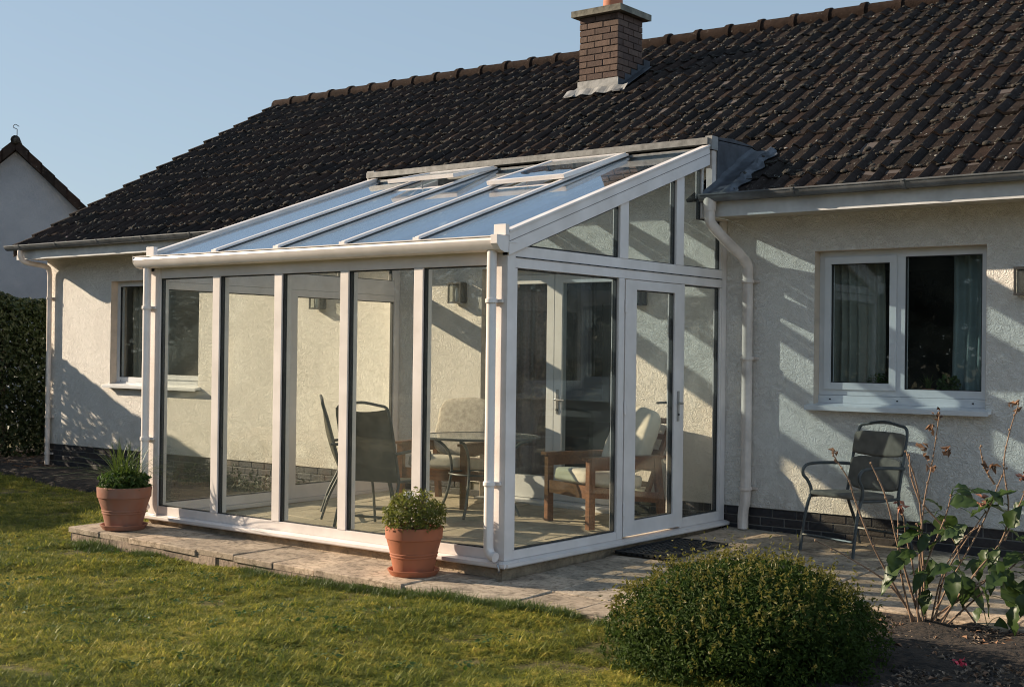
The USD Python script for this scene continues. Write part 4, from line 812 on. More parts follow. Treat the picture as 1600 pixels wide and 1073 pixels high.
# ------------------------------------------------------------------ wall lanterns
def lantern():
    p = thing('wall_lantern', None, 'wall lamp')
    obj(p, 'back_plate', MB().box(-0.08, 0.08, -0.02, -0.002, -0.10, 0.10), 'black_metal')
    obj(p, 'cage', MB().box(-0.088, 0.088, -0.115, -0.021, 0.088, 0.108).box(-0.088, 0.088, -0.115, -0.021, -0.108, -0.092).box(-0.087, -0.071, -0.114, -0.10, -0.092, 0.088).box(0.071, 0.087, -0.114, -0.10, -0.092, 0.092).box(-0.085, 0.085, -0.035, -0.021, -0.092, 0.092), 'black_metal')
    obj(p, 'glass', MB().box(-0.072, 0.072, -0.104, -0.037, -0.09, 0.09), 'lamp_glass')
    obj(p, 'bulb_holder', MB().tube([(0, -0.07, -0.088), (0, -0.07, -0.02), (0, -0.07, 0.05)], [0.016, 0.022, 0.014], 10), 'white_wood', True)
    return p
LG = 'black box lanterns on the house wall'
l0 = lantern(); pr = stage.GetPrimAtPath(l0)
UsdGeom.Xformable(pr).GetOrderedXformOps()[0].Set(Gf.Vec3d(-3.075, 0, 2.183)); data(pr, label='black box wall lantern inside the conservatory, between its front panes and the patio door', group=LG)
copy_of(l0, 'wall_lantern', (-5.13, 0, 2.146), 0, 'black wall lantern on the outside wall seen through the far side glass', 'wall lamp', LG)
copy_of(l0, 'wall_lantern', (-0.90, 0, 2.132), 0, 'black wall lantern seen through the top of the glazed side door', 'wall lamp', LG)
copy_of(l0, 'wall_lantern', (2.60, 0, 2.165), 0, 'black wall lantern right of the right-hand window, cut off by the picture edge', 'wall lamp', LG)

# ------------------------------------------------------------------ furniture
def tube_chair(name, label, h, tall, loc, rz, group=None):
    """An armchair of bent tube, facing -y."""
    p = thing(name, label, 'chair', group, None, loc, rz); w, r = 0.265, 0.0125
    bt = 'sling' if tall else 'pad'
    yb, zs = 0.20, 0.43
    lean = 0.17 if tall else 0.12
    bp = spline([(-w, yb, zs), (-w + 0.005, yb + lean * 0.6, zs + (h - zs) * 0.6), (-w + 0.012, yb + lean * 0.93, h - 0.08), (-w + 0.035, yb + lean, h - 0.022), (-w + 0.10, yb + lean + 0.004, h - 0.006), (0, yb + lean + 0.012, h + 0.016),
                 (w - 0.10, yb + lean + 0.004, h - 0.006), (w - 0.035, yb + lean, h - 0.022), (w - 0.012, yb + lean * 0.93, h - 0.08), (w - 0.005, yb + lean * 0.6, zs + (h - zs) * 0.6), (w, yb, zs)], 5)
    obj(p, 'back_frame', MB().tube(bp, r, 8), 'chair_tube', 40)
    for s in (-1, 1):
        obj(p, 'leg', MB().tube(spline([(s * w, yb + 0.01, zs + 0.02), (s * w, yb + 0.015, zs - 0.05), (s * (w + 0.004), yb + 0.10, 0.2), (s * (w + 0.008), yb + 0.165, 0.0)], 5), r, 8), 'chair_tube', 40)
        obj(p, 'leg', MB().tube(spline([(s * w, -0.20, zs + 0.01), (s * (w + 0.003), -0.235, zs - 0.06), (s * (w + 0.008), -0.275, 0.2), (s * (w + 0.012), -0.305, 0.0)], 5), r, 8), 'chair_tube', 40)
        obj(p, 'arm', MB().tube(spline([(s * (w + 0.004), yb + lean * 0.52, zs + 0.235), (s * (w + 0.03), 0.02, zs + 0.25), (s * (w + 0.032), -0.19, zs + 0.247), (s * (w + 0.032), -0.255, zs + 0.215), (s * (w + 0.028), -0.262, zs + 0.165), (s * (w + 0.018), -0.225, zs + 0.12), (s * (w + 0.006), -0.20, zs + 0.06), (s * w, -0.20, zs)], 6), r * 1.05, 8), 'chair_tube', 40)
        obj(p, 'side_rail', MB().tube([(s * w, -0.22, zs), (s * w, 0, zs - 0.006), (s * w, yb + 0.01, zs + 0.0)], r, 8), 'chair_tube', 40)
    obj(p, 'stretcher', MB().tube([(-w - 0.006, -0.285, 0.125), (0, -0.285, 0.125), (w + 0.006, -0.285, 0.125)], r * 0.9, 8), 'chair_tube', 40)
    obj(p, 'stretcher', MB().tube([(-w - 0.004, yb + 0.115, 0.14), (0, yb + 0.115, 0.14), (w + 0.004, yb + 0.115, 0.14)], r * 0.9, 8), 'chair_tube', 40)
    bl = math.atan2(lean, h - zs)
    if tall:
        V = []; n, m_ = 9, 14
        for a in range(m_ + 1):
            t = a / m_; zz_ = zs - 0.01 + (h - 0.022 - zs) * t; yy = yb + lean * t + 0.004
            for b in range(n + 1):
                u = -1 + 2 * b / n; V.append((u * (w - 0.008), yy + 0.03 * (1 - u * u) * math.sin(math.pi * min(t * 1.1, 1)), zz_ - (0.030 * (1 - u * u) if a == m_ else 0)))
        V = np.array(V); q = [(a * (n + 1) + b, a * (n + 1) + b + 1, (a + 1) * (n + 1) + b + 1, (a + 1) * (n + 1) + b) for a in range(m_) for b in range(n)]
        obj(p, 'back_sling', MB().add(V, q).add(V + (0, 0.006, 0), [t[::-1] for t in q]), bt, True)
        V = []
        for a in range(9):
            t = a / 8
            for b in range(n + 1):
                u = -1 + 2 * b / n; V.append((u * (w - 0.006), -0.235 + t * (yb + 0.225), zs + 0.006 - 0.03 * (1 - u * u) * math.sin(math.pi * t) - (0.02 if a == 0 else 0)))
        V = np.array(V); q = [(a * (n + 1) + b, a * (n + 1) + b + 1, (a + 1) * (n + 1) + b + 1, (a + 1) * (n + 1) + b) for a in range(8) for b in range(n)]
        obj(p, 'seat_sling', MB().add(V, q).add(V - (0, 0, 0.006), [t[::-1] for t in q]), bt, True)
    else:
        R = rot(rx=-math.degrees(bl))
        for k, (za, zb_) in enumerate(((0.06, 0.335), (0.33, 0.535))):
            v, f = pillow(2 * w - 0.012, 0.045, zb_ - za, 0.13, lump=0.003, seed=k)
            zc = (za + zb_) / 2 + zs - 0.02; sc = (h - zs) / 0.57
            v = v * (1, 1, sc); c = np.array([0, yb + lean * (zc - zs) / (h - zs) * sc - 0.006, zs + (zc - zs) * sc])
            obj(p, 'back_pad', MB().add(v @ R.T + c, f), bt, True)
        v, f = pillow(2 * w + 0.01, 0.45, 0.05, 0.3, lump=0.006, seed=3)
        obj(p, 'seat_pad', MB().add(v @ rot(rx=-2).T + (0, -0.025, zs + 0.02), f), bt, True)
    return p
def on_patio(x, y, dz=0.0): return (x, y, patio_z(x, y) + dz)
tube_chair('garden_chair', 'padded grey-brown garden chair with dark tube frame under the right window', 1.0, False, on_patio(1.42, -0.50), -20.0)
c1 = tube_chair('dining_chair', 'high-backed dark mesh garden chair turned with its back to the front glass', 1.075, True, on_patio(-2.12, -2.12, 0.012), 192.0, 'dark mesh garden chairs at the glass table')
copy_of(c1, 'dining_chair', on_patio(-2.82, -1.68, 0.012), 136.0, 'dark mesh garden chair seen edge-on behind the third mullion', 'chair', 'dark mesh garden chairs at the glass table')
# round table
tb = thing('garden_table', 'round glass-topped garden table with dark curved legs in the conservatory', 'table', None, None, on_patio(-2.05, -0.93, 0.012))
TR, TH = 0.56, 0.725
obj(tb, 'table_top', MB().lathe([(0.0, TH - 0.012), (TR - 0.012, TH - 0.012), (TR - 0.012, TH), (0.0, TH)], 56), 'table_glass', 30)
obj(tb, 'rim', MB().lathe([(TR - 0.012, TH - 0.02), (TR + 0.008, TH - 0.018), (TR + 0.01, TH - 0.002), (TR - 0.002, TH + 0.004), (TR - 0.016, TH + 0.003), (TR - 0.016, TH - 0.02), (TR - 0.012, TH - 0.02)], 56), 'chair_tube', 40)
for k in range(4):
    a = math.radians(20 + 90 * k); d = np.array([math.cos(a), math.sin(a), 0])
    obj(tb, 'leg', MB().tube(spline([d * 0.50 + (0, 0, TH - 0.03), d * 0.40 + (0, 0, TH - 0.06), d * 0.30 + (0, 0, TH - 0.16), d * 0.27 + (0, 0, 0.4), d * 0.32 + (0, 0, 0.16), d * 0.40 + (0, 0, 0.0)], 6), 0.014, 8), 'chair_tube', 40)
an = np.linspace(0, 2 * np.pi, 33); obj(tb, 'brace_ring', MB().tube(np.c_[0.275 * np.cos(an), 0.275 * np.sin(an), np.full(33, 0.38)], 0.009, 6, False), 'chair_tube', 40)
# wooden armchairs, facing -y
def armchair(label, loc, rz, fleece=False):
    p = thing('armchair', label, 'armchair', 'wooden armchairs with pale cushions', None, loc, rz); w = 0.345
    for s in (-1, 1):
        obj(p, 'leg', MB().box(s * w - 0.03, s * w + 0.03, -0.38, -0.32, 0.0, 0.59), 'wood')
        obj(p, 'leg', MB().prism([(0.30, 0.59), (0.37, 0.59), (0.44, 0.0), (0.37, 0.0)], 0, s * w - 0.022, s * w + 0.022), 'wood')
        obj(p, 'armrest', MB().box(s * w - 0.045, s * w + 0.045, -0.41, 0.42, 0.591, 0.618), 'wood')
        obj(p, 'arm_rail', MB().box(s * w - 0.012, s * w + 0.012, -0.319, 0.30, 0.50, 0.59), 'wood')
        obj(p, 'side_rail', MB().prism([(-0.319, 0.27), (0.355, 0.20), (0.35, 0.29), (-0.319, 0.36)], 0, s * w - 0.018, s * w + 0.018), 'wood')
    obj(p, 'front_rail', MB().box(-w + 0.031, w - 0.031, -0.372, -0.345, 0.26, 0.37), 'wood')
    a = math.radians(22)
    R = rot(rx=-22)
    def tilt(m, dy, dz): return m @ R.T + (0, dy, dz)
    bf = MB()
    for s in (-1, 1): bf.add(tilt(np.array(MB().box(s * 0.29 - 0.02, s * 0.29 + 0.02, -0.015, 0.02, 0.0, 0.80).done().vertices), 0.25, 0.22), MB().box(0, 1, 0, 1, 0, 1).done().faces)
    obj(p, 'back_frame', bf, 'wood')
    for k in range(5):
        z = 0.12 + 0.15 * k; obj(p, 'back_slat', MB().add(tilt(np.array(MB().box(-0.269, 0.269, 0.0, 0.014, z, z + 0.05).done().vertices), 0.25, 0.22), MB().box(0, 1, 0, 1, 0, 1).done().faces), 'wood')
    v, f = pillow(0.60, 0.62, 0.15, 0.28, lump=0.010, seed=5); obj(p, 'seat_cushion', MB().add(v @ rot(rx=-6).T + (0, -0.05, 0.405), f), 'cushion', True)
    v, f = pillow(0.58, 0.17, 0.62, 0.30, lump=0.014, seed=6); obj(p, 'back_cushion', MB().add(tilt(v, 0.30, 0.735), f), 'fleece' if fleece else 'cushion', True)
    return p
armchair('wooden armchair with cream cushions behind the glazed side door', on_patio(-0.88, -0.62, 0.012), -23.0)
armchair('wooden armchair with fleecy back cushion half hidden by the round table', on_patio(-2.72, -0.56, 0.012), 12.0, True)

# ------------------------------------------------------------------ curtains and plants indoors
def curtain(name, label, x0, x1, y, z0, z1, folds, amp, mat, seed=0):
    r = np.random.default_rng(seed); n = folds * 10; xx_ = np.linspace(x0, x1, n + 1); ph = r.uniform(0, 6, 4)
    def sect(t): return y + amp * np.sin(np.linspace(0, folds * 2 * np.pi, n + 1) + ph[0] + 0.7 * np.sin(np.linspace(0, 5, n + 1) + ph[1])) * (0.75 + 0.25 * t) + 0.01 * np.sin(np.linspace(0, 9, n + 1) + ph[2] + t * 2)
    V = [];
    for t in np.linspace(0, 1, 9): V.append(np.c_[xx_ + 0.012 * np.sin(4 * t + ph[3]), sect(t), np.full(n + 1, z1 + (z0 - z1) * t)])
    V = np.vstack(V); q = [(a * (n + 1) + b, (a + 1) * (n + 1) + b, (a + 1) * (n + 1) + b + 1, a * (n + 1) + b + 1) for a in range(8) for b in range(n)]
    obj('/World', name, MB().add(V, q).add(V + (0, 0.006, 0), [t[::-1] for t in q]), mat, True, label=label, cat='curtain')
curtain('curtain', 'pleated grey-green curtain at the left side of the right-hand window', 0.86, 1.33, 0.30, 1.05, 2.5, 6, 0.03, 'curtain_green', 1)
curtain('curtain', 'pleated teal-grey curtain at the right side of the right-hand window', 1.90, 2.26, 0.30, 1.05, 2.5, 4, 0.035, 'curtain_teal', 2)
curtain('curtain', 'beige curtain drawn back inside the left-hand window', -9.06, -8.55, 0.32, 0.95, 2.48, 5, 0.03, 'curtain_beige', 3)
curtain('curtain', 'added brownish pink textured curtain standing in for the house wall reflected in the left patio door pane', -2.78, -1.98, 0.28, 0.12, 2.36, 5, 0.022, 'reflected_wall_curtain', 4)  # added cloth in place of a wall reflected in the glass
def potted(name, label, loc, r0, r1, h, mat='terracotta'):
    p = thing(name, label, 'potted plant', None, None, loc)
    obj(p, 'pot', MB().lathe([(0, 0), (r0, 0), (r1 * 0.95, h * 0.75), (r1, h * 0.76), (r1, h), (r1 * 0.88, h), (r1 * 0.86, h * 0.85), (0, h * 0.85)], 20), mat, 40); return p
sill_z = WIN2[2] + 0.03
obj(house, 'inner_sill', MB().box(WIN2[0] + 0.004, WIN2[1] - 0.004, 0.171, 0.40, sill_z - 0.03, sill_z + 0.062), 'white_wood')
p = potted('window_plant', 'small terracotta pot with spiky plant on the right-hand window sill', (1.735, 0.235, sill_z + 0.063), 0.035, 0.05, 0.075)
obj(p, 'foliage', MB().add(*blades(40, 3, 0.02, 0.13, 0.008, 1.0, 3, (0, 0, 0.07))), 'green_leaf')
for k, (xx_, lab) in enumerate(((1.90, 'leafy green house plant beside the small pot on the right-hand window sill'), (1.31, 'trailing green house plant behind the opening sash of the right-hand window'))):
    p = potted('window_plant', lab, (xx_, 0.24, sill_z + 0.063), 0.04, 0.055, 0.06, 'black_metal')
    r = np.random.default_rng(k + 50); c = r.normal(0, 1, (130, 3)); c /= np.linalg.norm(c, axis=1, keepdims=True); c = c * r.uniform(0.4, 1, (130, 1)) * (0.11, 0.05, 0.08) + (0, 0, 0.11)
    obj(p, 'foliage', MB().add(*leaf_quads(c, c - (0, 0, 0.05), 0.05, 0.6, seed=k)), 'green_leaf')

# ------------------------------------------------------------------ terracotta pots on the paving
def big_pot(name, label, loc, rb, rt, h, mat):
    p = thing(name, label, 'plant pot', None, None, loc)
    obj(p, 'saucer', MB().lathe([(0, 0.002), (rb * 1.16, 0.002), (rb * 1.32, 0.035), (rb * 1.32, 0.042), (rb * 1.24, 0.042), (rb * 1.12, 0.014), (0, 0.014)], 40), mat, 40)
    z0 = 0.016; hr = h * 0.72
    pf = [(0, z0), (rb, z0), (rb + (rt - rb) * 0.36, z0 + h * 0.34), (rb + (rt - rb) * 0.365 + 0.004, z0 + h * 0.35), (rb + (rt - rb) * 0.38 + 0.004, z0 + h * 0.372), (rb + (rt - rb) * 0.39, z0 + h * 0.382), (rb + (rt - rb) * 0.41, z0 + h * 0.40), (rb + (rt - rb) * 0.415 + 0.004, z0 + h * 0.41), (rb + (rt - rb) * 0.43 + 0.004, z0 + h * 0.432), (rb + (rt - rb) * 0.44, z0 + h * 0.442),
          (rt * 0.945, z0 + hr), (rt * 0.95, z0 + hr + 0.004), (rt * 0.985, z0 + hr + 0.010), (rt * 1.0, z0 + h - 0.015), (rt * 0.995, z0 + h - 0.003), (rt * 0.97, z0 + h), (rt * 0.90, z0 + h), (rt * 0.885, z0 + h - 0.01), (rt * 0.86, z0 + h * 0.6), (0, z0 + h * 0.6)]
    obj(p, 'pot', MB().lathe(pf, 48), mat, 35)
    obj(p, 'compost', MB().lathe([(rt * 0.875, z0 + h - 0.03), (0.0, z0 + h - 0.015)], 24), 'soil', True); return p, z0 + h
p, zt = big_pot('terracotta_pot', 'weathered terracotta pot with wispy grassy plant at the left end of the paving', on_patio(-3.86, -3.50), 0.150, 0.228, 0.345, 'terracotta_old')
r = np.random.default_rng(21); n = 900; a = r.uniform(0, 2 * np.pi, n); rr = 0.215 * np.sqrt(r.uniform(0, 1, n)); hh = r.uniform(0, 1, n) * (0.17 - 1.6 * rr ** 2)
c = np.c_[rr * np.cos(a), rr * np.sin(a), zt - 0.02 + hh]
obj(p, 'foliage', MB().add(*leaf_quads(c, np.c_[c[:, 0], c[:, 1], np.full(n, 0.15)] * 4, 0.055, 0.42, seed=2)), 'green_leaf')
obj(p, 'grass_blades', MB().add(*blades(150, 5, 0.12, 0.42, 0.011, 1.6, 7, (0, 0, zt - 0.03))).add(*blades(34, 6, 0.08, 0.42, 0.009, 0.5, 5, (0, 0, zt - 0.03))), 'long_blade')
p, zt = big_pot('terracotta_pot', 'orange terracotta pot with bushy yellow-green plant in front of the conservatory', on_patio(-0.60, -3.42), 0.140, 0.205, 0.325, 'terracotta')
n = 2300; a = r.uniform(0, 2 * np.pi, n); rr = 0.20 * np.sqrt(r.uniform(0, 1, n)); rr = rr * 1.12; hh = r.uniform(0, 1, n) ** 0.7 * (0.27 - 2.6 * rr ** 2) * (0.8 + 0.4 * meshkit.noise(np.c_[rr * np.cos(a), rr * np.sin(a), np.zeros(n)] * 14))
c = np.c_[rr * np.cos(a), rr * np.sin(a), zt - 0.02 + hh]
obj(p, 'foliage', MB().add(*leaf_quads(c, np.c_[c[:, 0] * 3, c[:, 1] * 3, np.full(n, 0.6)], 0.036, 0.4, seed=3, jitter=0.7)), 'pot_leaf')
tw = MB()
for k in range(26):
    a = r.uniform(0, 6.28); o = np.array([math.cos(a), math.sin(a), 0]) * r.uniform(0.02, 0.16); tw.tube([o * 0.4 + (0, 0, zt - 0.03), o * 0.8 + (0, 0, zt + 0.06), o * 1.1 + (0, 0, zt + r.uniform(0.14, 0.23))], [0.004, 0.003, 0.002], 5)
obj(p, 'twigs', tw, 'stem')
fw = MB().add(*leaf_quads(np.c_[r.normal(-0.035, 0.016, 40), r.normal(-0.03, 0.016, 40), zt + r.uniform(0.19, 0.24, 40)], np.tile([0, 0, 1.0], (40, 1)), 0.02, 0.7, seed=8))
obj(p, 'white_flowers', fw, 'upvc_cool')

# ------------------------------------------------------------------ door mat
mt = thing('doormat', 'black rubber mat with open mesh on the paving before the side door', 'doormat', None, None, on_patio(0.285, -1.36, 0.004))
mb = MB(); W2_, H2_ = 0.225, 0.47
for k in range(19): yy = -H2_ + 2 * H2_ * k / 18; mb.box(-W2_, W2_, yy - 0.008, yy + 0.008, 0.0, 0.018 if k not in (0, 18) else 0.022)
obj(mt, 'ribs', mb, 'mat')
mb = MB()
for k in range(10): xx_ = -W2_ + 2 * W2_ * k / 9; mb.box(xx_ - 0.008, xx_ + 0.008, -H2_ - 0.008, H2_ + 0.008, 0.001, 0.016 if k not in (0, 9) else 0.023)
obj(mt, 'cross_ribs', mb, 'mat')
obj(mt, 'backing', MB().box(-W2_ + 0.01, W2_ - 0.01, -H2_ + 0.01, H2_ - 0.01, -0.006, 0.003), 'mat')

# ------------------------------------------------------------------ plants outdoors
def crown_points(n, centre, rad, seed, shell=0.35, rough=0.16, freq=2.2, zmin=-9):
    r = np.random.default_rng(seed); d = r.normal(0, 1, (n, 3)); d /= np.linalg.norm(d, axis=1, keepdims=True)
    f = 1 + rough * 2 * (meshkit.fbm(d * freq + seed, 3, seed) - 0.5)
    k = (1 - shell * r.uniform(0, 1, n) ** 1.6) * f
    c = d * k[:, None] * rad + centre; ok = c[:, 2] > zmin
    return c[ok], d[ok]
# clipped box shrub at the lower right
sx, sy = 2.34, -4.06
sh = thing('box_shrub', 'rounded dense green shrub with small glossy leaves at the lower right', 'shrub', None, None, (sx, sy, LZ))
c, d = crown_points(44000, (0, 0, 0.16), (0.735, 0.735, 0.44), 31, 0.25, 0.15, 3.2, 0.0)
def upright(c):
    q = np.clip((0.16 - c[:, 2]) / 0.44, 0, 0.9); k = 1 / np.sqrt(1 - q * q); return np.c_[c[:, 0] * k, c[:, 1] * k, c[:, 2]]
c = upright(c)
gap = meshkit.fbm(c * 7.5 + 3.0, 2, 9); dep = np.linalg.norm(c / (0.735, 0.735, 0.44) - (0, 0, 0.36), axis=1); kp = (gap > 0.43) | (dep < 0.80) | (np.random.default_rng(3).uniform(0, 1, len(c)) < 0.25); c, d = c[kp], d[kp]
cl_ = MB().add(*leaf_quads(c, d, 0.030, 0.42, seed=4, jitter=0.75))
r = np.random.default_rng(77); tips, td = crown_points(2400, (0, 0, 0.16), (0.74, 0.74, 0.445), 32, 0.04, 0.15, 3.2, 0.05)
V, Dn = [], []
for q, dd in zip(tips, td):
    if q[2] + 0.10 * r.normal() < 0.30 + 0.12 * q[0]: continue
    up = dd * 0.5 + np.array([0, 0, 0.75]) + r.normal(0, 0.25, 3); up /= np.linalg.norm(up); L_ = r.uniform(0.02, 0.065) * (2.7 if r.uniform() < 0.10 else 1)
    for t in np.linspace(0.0, 1, 6): V.append(q + up * L_ * t + r.normal(0, 0.006, 3)); Dn.append(r.normal(0, 1, 3) + up * 0.3)
ng = MB().add(*leaf_quads(np.array(V), np.array(Dn), 0.027, 0.40, seed=5, jitter=0.3))
ci, di = crown_points(16000, (0, 0, 0.16), (0.62, 0.62, 0.36), 33, 0.75, 0.10, 3.2, 0.0); cl_.add(*leaf_quads(upright(ci), di, 0.045, 0.55, seed=6, jitter=1.2))
obj(sh, 'crown', cl_, 'box_leaf'); obj(sh, 'young_shoots', ng, 'new_leaf')
br = MB()
for k in range(60):
    a = r.uniform(0, 6.28); e = np.array([math.cos(a) * 0.62, math.sin(a) * 0.62, 0]) * r.uniform(0.2, 1); e[2] = r.uniform(0.2, 0.42); e *= (0.6, 0.6, 0.75)
    br.tube(spline([(0.05 * math.cos(a), 0.05 * math.sin(a), 0.0), e * 0.5 + (0, 0, 0.05), e], 4), np.linspace(0.012, 0.003, 9), 5)
obj(sh, 'branches', br, 'dark_bark')
core = trimesh.creation.icosphere(3); v = np.array(core.vertices) * (0.60, 0.60, 0.33) + (0, 0, 0.10)
# the leggy broad-leaved plant in the bed
LEAFN = 0
def big_leaf(L_, W_, seed):
    """A broad pointed leaf with a folded midrib and drooping tip, lying along +x from its stalk."""
    r = np.random.default_rng(seed); n = 7; V, F = [], []
    for k in range(n + 1):
        t = k / n; w = W_ * 0.5 * math.sin(math.pi * t ** 0.8) ** 0.75 * (1 + 0.10 * r.normal()) if 0 < k < n else 0.002
        x = L_ * t; z = -0.35 * L_ * t * t + 0.02 * L_ * math.sin(6 * t + seed)
        for u in (-1, -0.5, 0, 0.5, 1): V.append((x - 0.12 * L_ * abs(u) * (t - 0.2), u * w, z + 0.30 * w * abs(u) + (0.16 * w * math.sin(9 * t * 2.4 + seed + 2 * u) if abs(u) > 0.2 else 0)))
    for k in range(n):
        for j in range(4): a = k * 5 + j; F.append((a, a + 5, a + 6, a + 1))
    return np.array(V), F
hy_ = thing('leafy_shrub', 'leggy garden shrub with bare stems, faded blooms and broad green leaves at the right', 'shrub', None, None, (2.78, -2.62, LZ + 0.03))
r = np.random.default_rng(5)
# right, up directions across the view, in the ground plane
RX_, FX_ = np.array([cr[0], cr[1], 0]) / math.hypot(cr[0], cr[1]), np.array([cf[0], cf[1], 0]) / math.hypot(cf[0], cf[1])
def V3(a, b, z): return RX_ * a + FX_ * b + np.array([0, 0, z])
PXM = 246.0
def from_px(u, v, depth=0.0):
    """Offsets measured across the view from the plant's foot, as heights and widths in metres."""
    return V3((u - 1452) / PXM, depth, (990 - v) / PXM)
stems = [[(1448, 985), (1440, 900), (1446, 800), (1458, 740), (1466, 664)], [(1448, 985), (1412, 870), (1390, 790), (1368, 740)], [(1450, 990), (1400, 920), (1340, 880), (1290, 855)],
         [(1460, 985), (1520, 900), (1562, 850), (1568, 800), (1560, 740), (1572, 690), (1581, 650)], [(1562, 850), (1575, 820), (1592, 780), (1600, 740)], [(1470, 990), (1530, 930), (1580, 880), (1600, 860)],
         [(1436, 985), (1412, 900), (1410, 850), (1411, 808)], [(1440, 985), (1432, 900), (1424, 850), (1416, 815)], [(1452, 985), (1452, 880), (1448, 790), (1430, 730), (1432, 728)], [(1446, 800), (1490, 850), (1500, 880)],
         [(1440, 960), (1445, 900), (1475, 820), (1480, 785)], [(1455, 985), (1478, 925), (1530, 830), (1555, 770), (1562, 745)], [(1555, 770), (1538, 745), (1530, 715)], [(1466, 985), (1476, 920), (1490, 880), (1540, 810)], [(1452, 980), (1470, 960), (1520, 920), (1550, 895)],
         [(1446, 800), (1432, 760), (1430, 730)], [(1450, 985), (1446, 940), (1445, 890), (1440, 830)], [(1500, 940), (1530, 985), (1510, 1010)], [(1446, 988), (1412, 930), (1372, 860), (1346, 795), (1334, 765), (1313, 730)], [(1470, 985), (1500, 935), (1545, 905)], [(1458, 980), (1470, 900), (1505, 850), (1530, 830)], [(1448, 990), (1490, 1000), (1540, 975)]]
ends = []
for k, st in enumerate(stems):
    dep = r.normal(0, 0.045); pts = [from_px(u, v, dep * (990 - v) / 300 + 0.02 * r.normal()) for u, v in st]; sp = spline(pts, 6)
    obj(hy_, 'stem', MB().tube(sp, np.linspace(0.0075, 0.0034, len(sp)) * r.uniform(0.8, 1.1), 6), 'stem', True)
    nb = MB(); 
    for q in sp[3::3]:
        nb.add(iv * np.array([0.008, 0.008, 0.009]) + q + r.normal(0, 0.004, 3), if_)
    if len(sp) > 4: obj(hy_, 'buds', nb, 'stem', True, kind='stuff')
    ends.append(sp)
lf = [(1478, 772, 70, 10, 1), (1500, 805, 95, 25, 1), (1540, 800, 100, -10, 1), (1520, 820, 95, 60, 1), (1560, 830, 80, 80, 1), (1495, 840, 85, 120, 0), (1440, 840, 95, 185, 1), (1470, 835, 80, 160, 1), (1445, 875, 100, 200, 0), (1415, 880, 95, 215, 0), (1480, 890, 105, 250, 0), (1500, 900, 100, 280, 0),
      (1465, 910, 90, 240, 0), (1515, 910, 95, 300, 0), (1530, 870, 80, 290, 1), (1560, 895, 90, 320, 0), (1570, 910, 110, 290, 0), (1590, 900, 110, 270, 0), (1555, 930, 90, 250, 0), (1600, 880, 100, 330, 0), (1590, 870, 90, 180, 1), (1540, 890, 80, 200, 1), (1600, 790, 80, 100, 1), (1590, 810, 50, 60, 1),
      (1440, 1010, 70, 190, 1), (1450, 1005, 65, 100, 1), (1435, 1020, 60, 200, 1), (1455, 1020, 60, 280, 1), (1475, 1000, 55, 40, 1), (1500, 1000, 50, 60, 0), (1520, 985, 80, -40, 0), (1550, 1000, 60, 300, 1), (1430, 870, 60, 170, 1), (1505, 780, 60, 30, 1), (1550, 860, 70, 230, 0), (1580, 850, 70, 20, 1)]
stalks = MB()
lf = lf + [(u + r.normal(0, 14), v + r.normal(0, 13), s * r.uniform(0.6, 0.95), ang + r.normal(0, 60), up) for u, v, s, ang, up in lf[:26] + lf[4:22]]
for k, (u, v, s, ang, up) in enumerate(lf):
    L_ = s / PXM * 0.49; V, F = big_leaf(L_, L_ * r.uniform(0.50, 0.68), k)
    a = math.radians(ang); ax = RX_ * math.cos(a) + np.array([0, 0, math.sin(a) * 0.85]) - FX_ * r.uniform(0.1, 0.6); ax /= np.linalg.norm(ax)
    nn = np.array([0, 0, 1.0]) - FX_ * r.uniform(0.2, 0.9) + np.array([-0.5, 0, 0]) * r.uniform(0, 1) + r.normal(0, 0.25, 3); nn -= ax * (nn @ ax); nn /= np.linalg.norm(nn); bb = np.cross(nn, ax)
    W = V[:, :1] * ax + V[:, 1:2] * bb + V[:, 2:] * nn + from_px(u, v, r.normal(-0.02, 0.13))
    obj(hy_, 'leaf', MB().add(W, F), 'big_leaf', True); q = W[0:5].mean(0); AP = np.vstack(ends); near = AP[np.argmin(np.linalg.norm(AP - q, axis=1) + 0.6 * np.maximum(AP[:, 2] - q[2], 0))]; stalks.tube(spline([near, (near + q) / 2 + (0, 0, 0.015), q], 4), np.linspace(0.0028, 0.0016, 9), 5)
obj(hy_, 'leaf_stalks', stalks, 'green_leaf', True, kind='stuff')
for k, (u, v, n, mat) in enumerate([(1466, 668, 9, 'dead_leaf'), (1458, 690, 7, 'dead_leaf'), (1445, 715, 7, 'dead_leaf'), (1478, 722, 6, 'dead_leaf'), (1452, 738, 6, 'dead_leaf'), (1462, 748, 5, 'dead_leaf'), (1581, 655, 8, 'dead_leaf'), (1543, 745, 9, 'dead_leaf'), (1592, 760, 9, 'rust_petal'), (1412, 806, 10, 'rust_petal'), (1535, 793, 8, 'rust_petal'), (1313, 727, 6, 'dead_leaf')]):
    c = np.array([from_px(u, v, 0.0) + r.normal(0, 0.016, 3) for _ in range(n)])
    obj(hy_, 'faded_bloom', MB().add(*leaf_quads(c, r.normal(0, 1, (n, 3)), 0.055, 0.45, 0.5, seed=k)), mat)
# pink bloom at the right edge
fp = thing('bedding_flower', 'small bright pink flower on the soil at the right picture edge', 'flower', None, None, (3.275, -3.49, LZ + 0.02))
n = 26; c = r.normal(0, 1, (n, 3)) * (0.022, 0.022, 0.014) + (0, 0, 0.075)
obj(fp, 'petals', MB().add(*leaf_quads(c, c - (0, 0, 0.04), 0.032, 0.8, seed=9)), 'pink')
obj(fp, 'foliage', MB().add(*leaf_quads(r.normal(0, 1, (30, 3)) * (0.035, 0.035, 0.014) + (0, 0, 0.03), np.tile([0, 0, 1.0], (30, 1)), 0.03, 0.5, seed=10)), 'green_leaf')

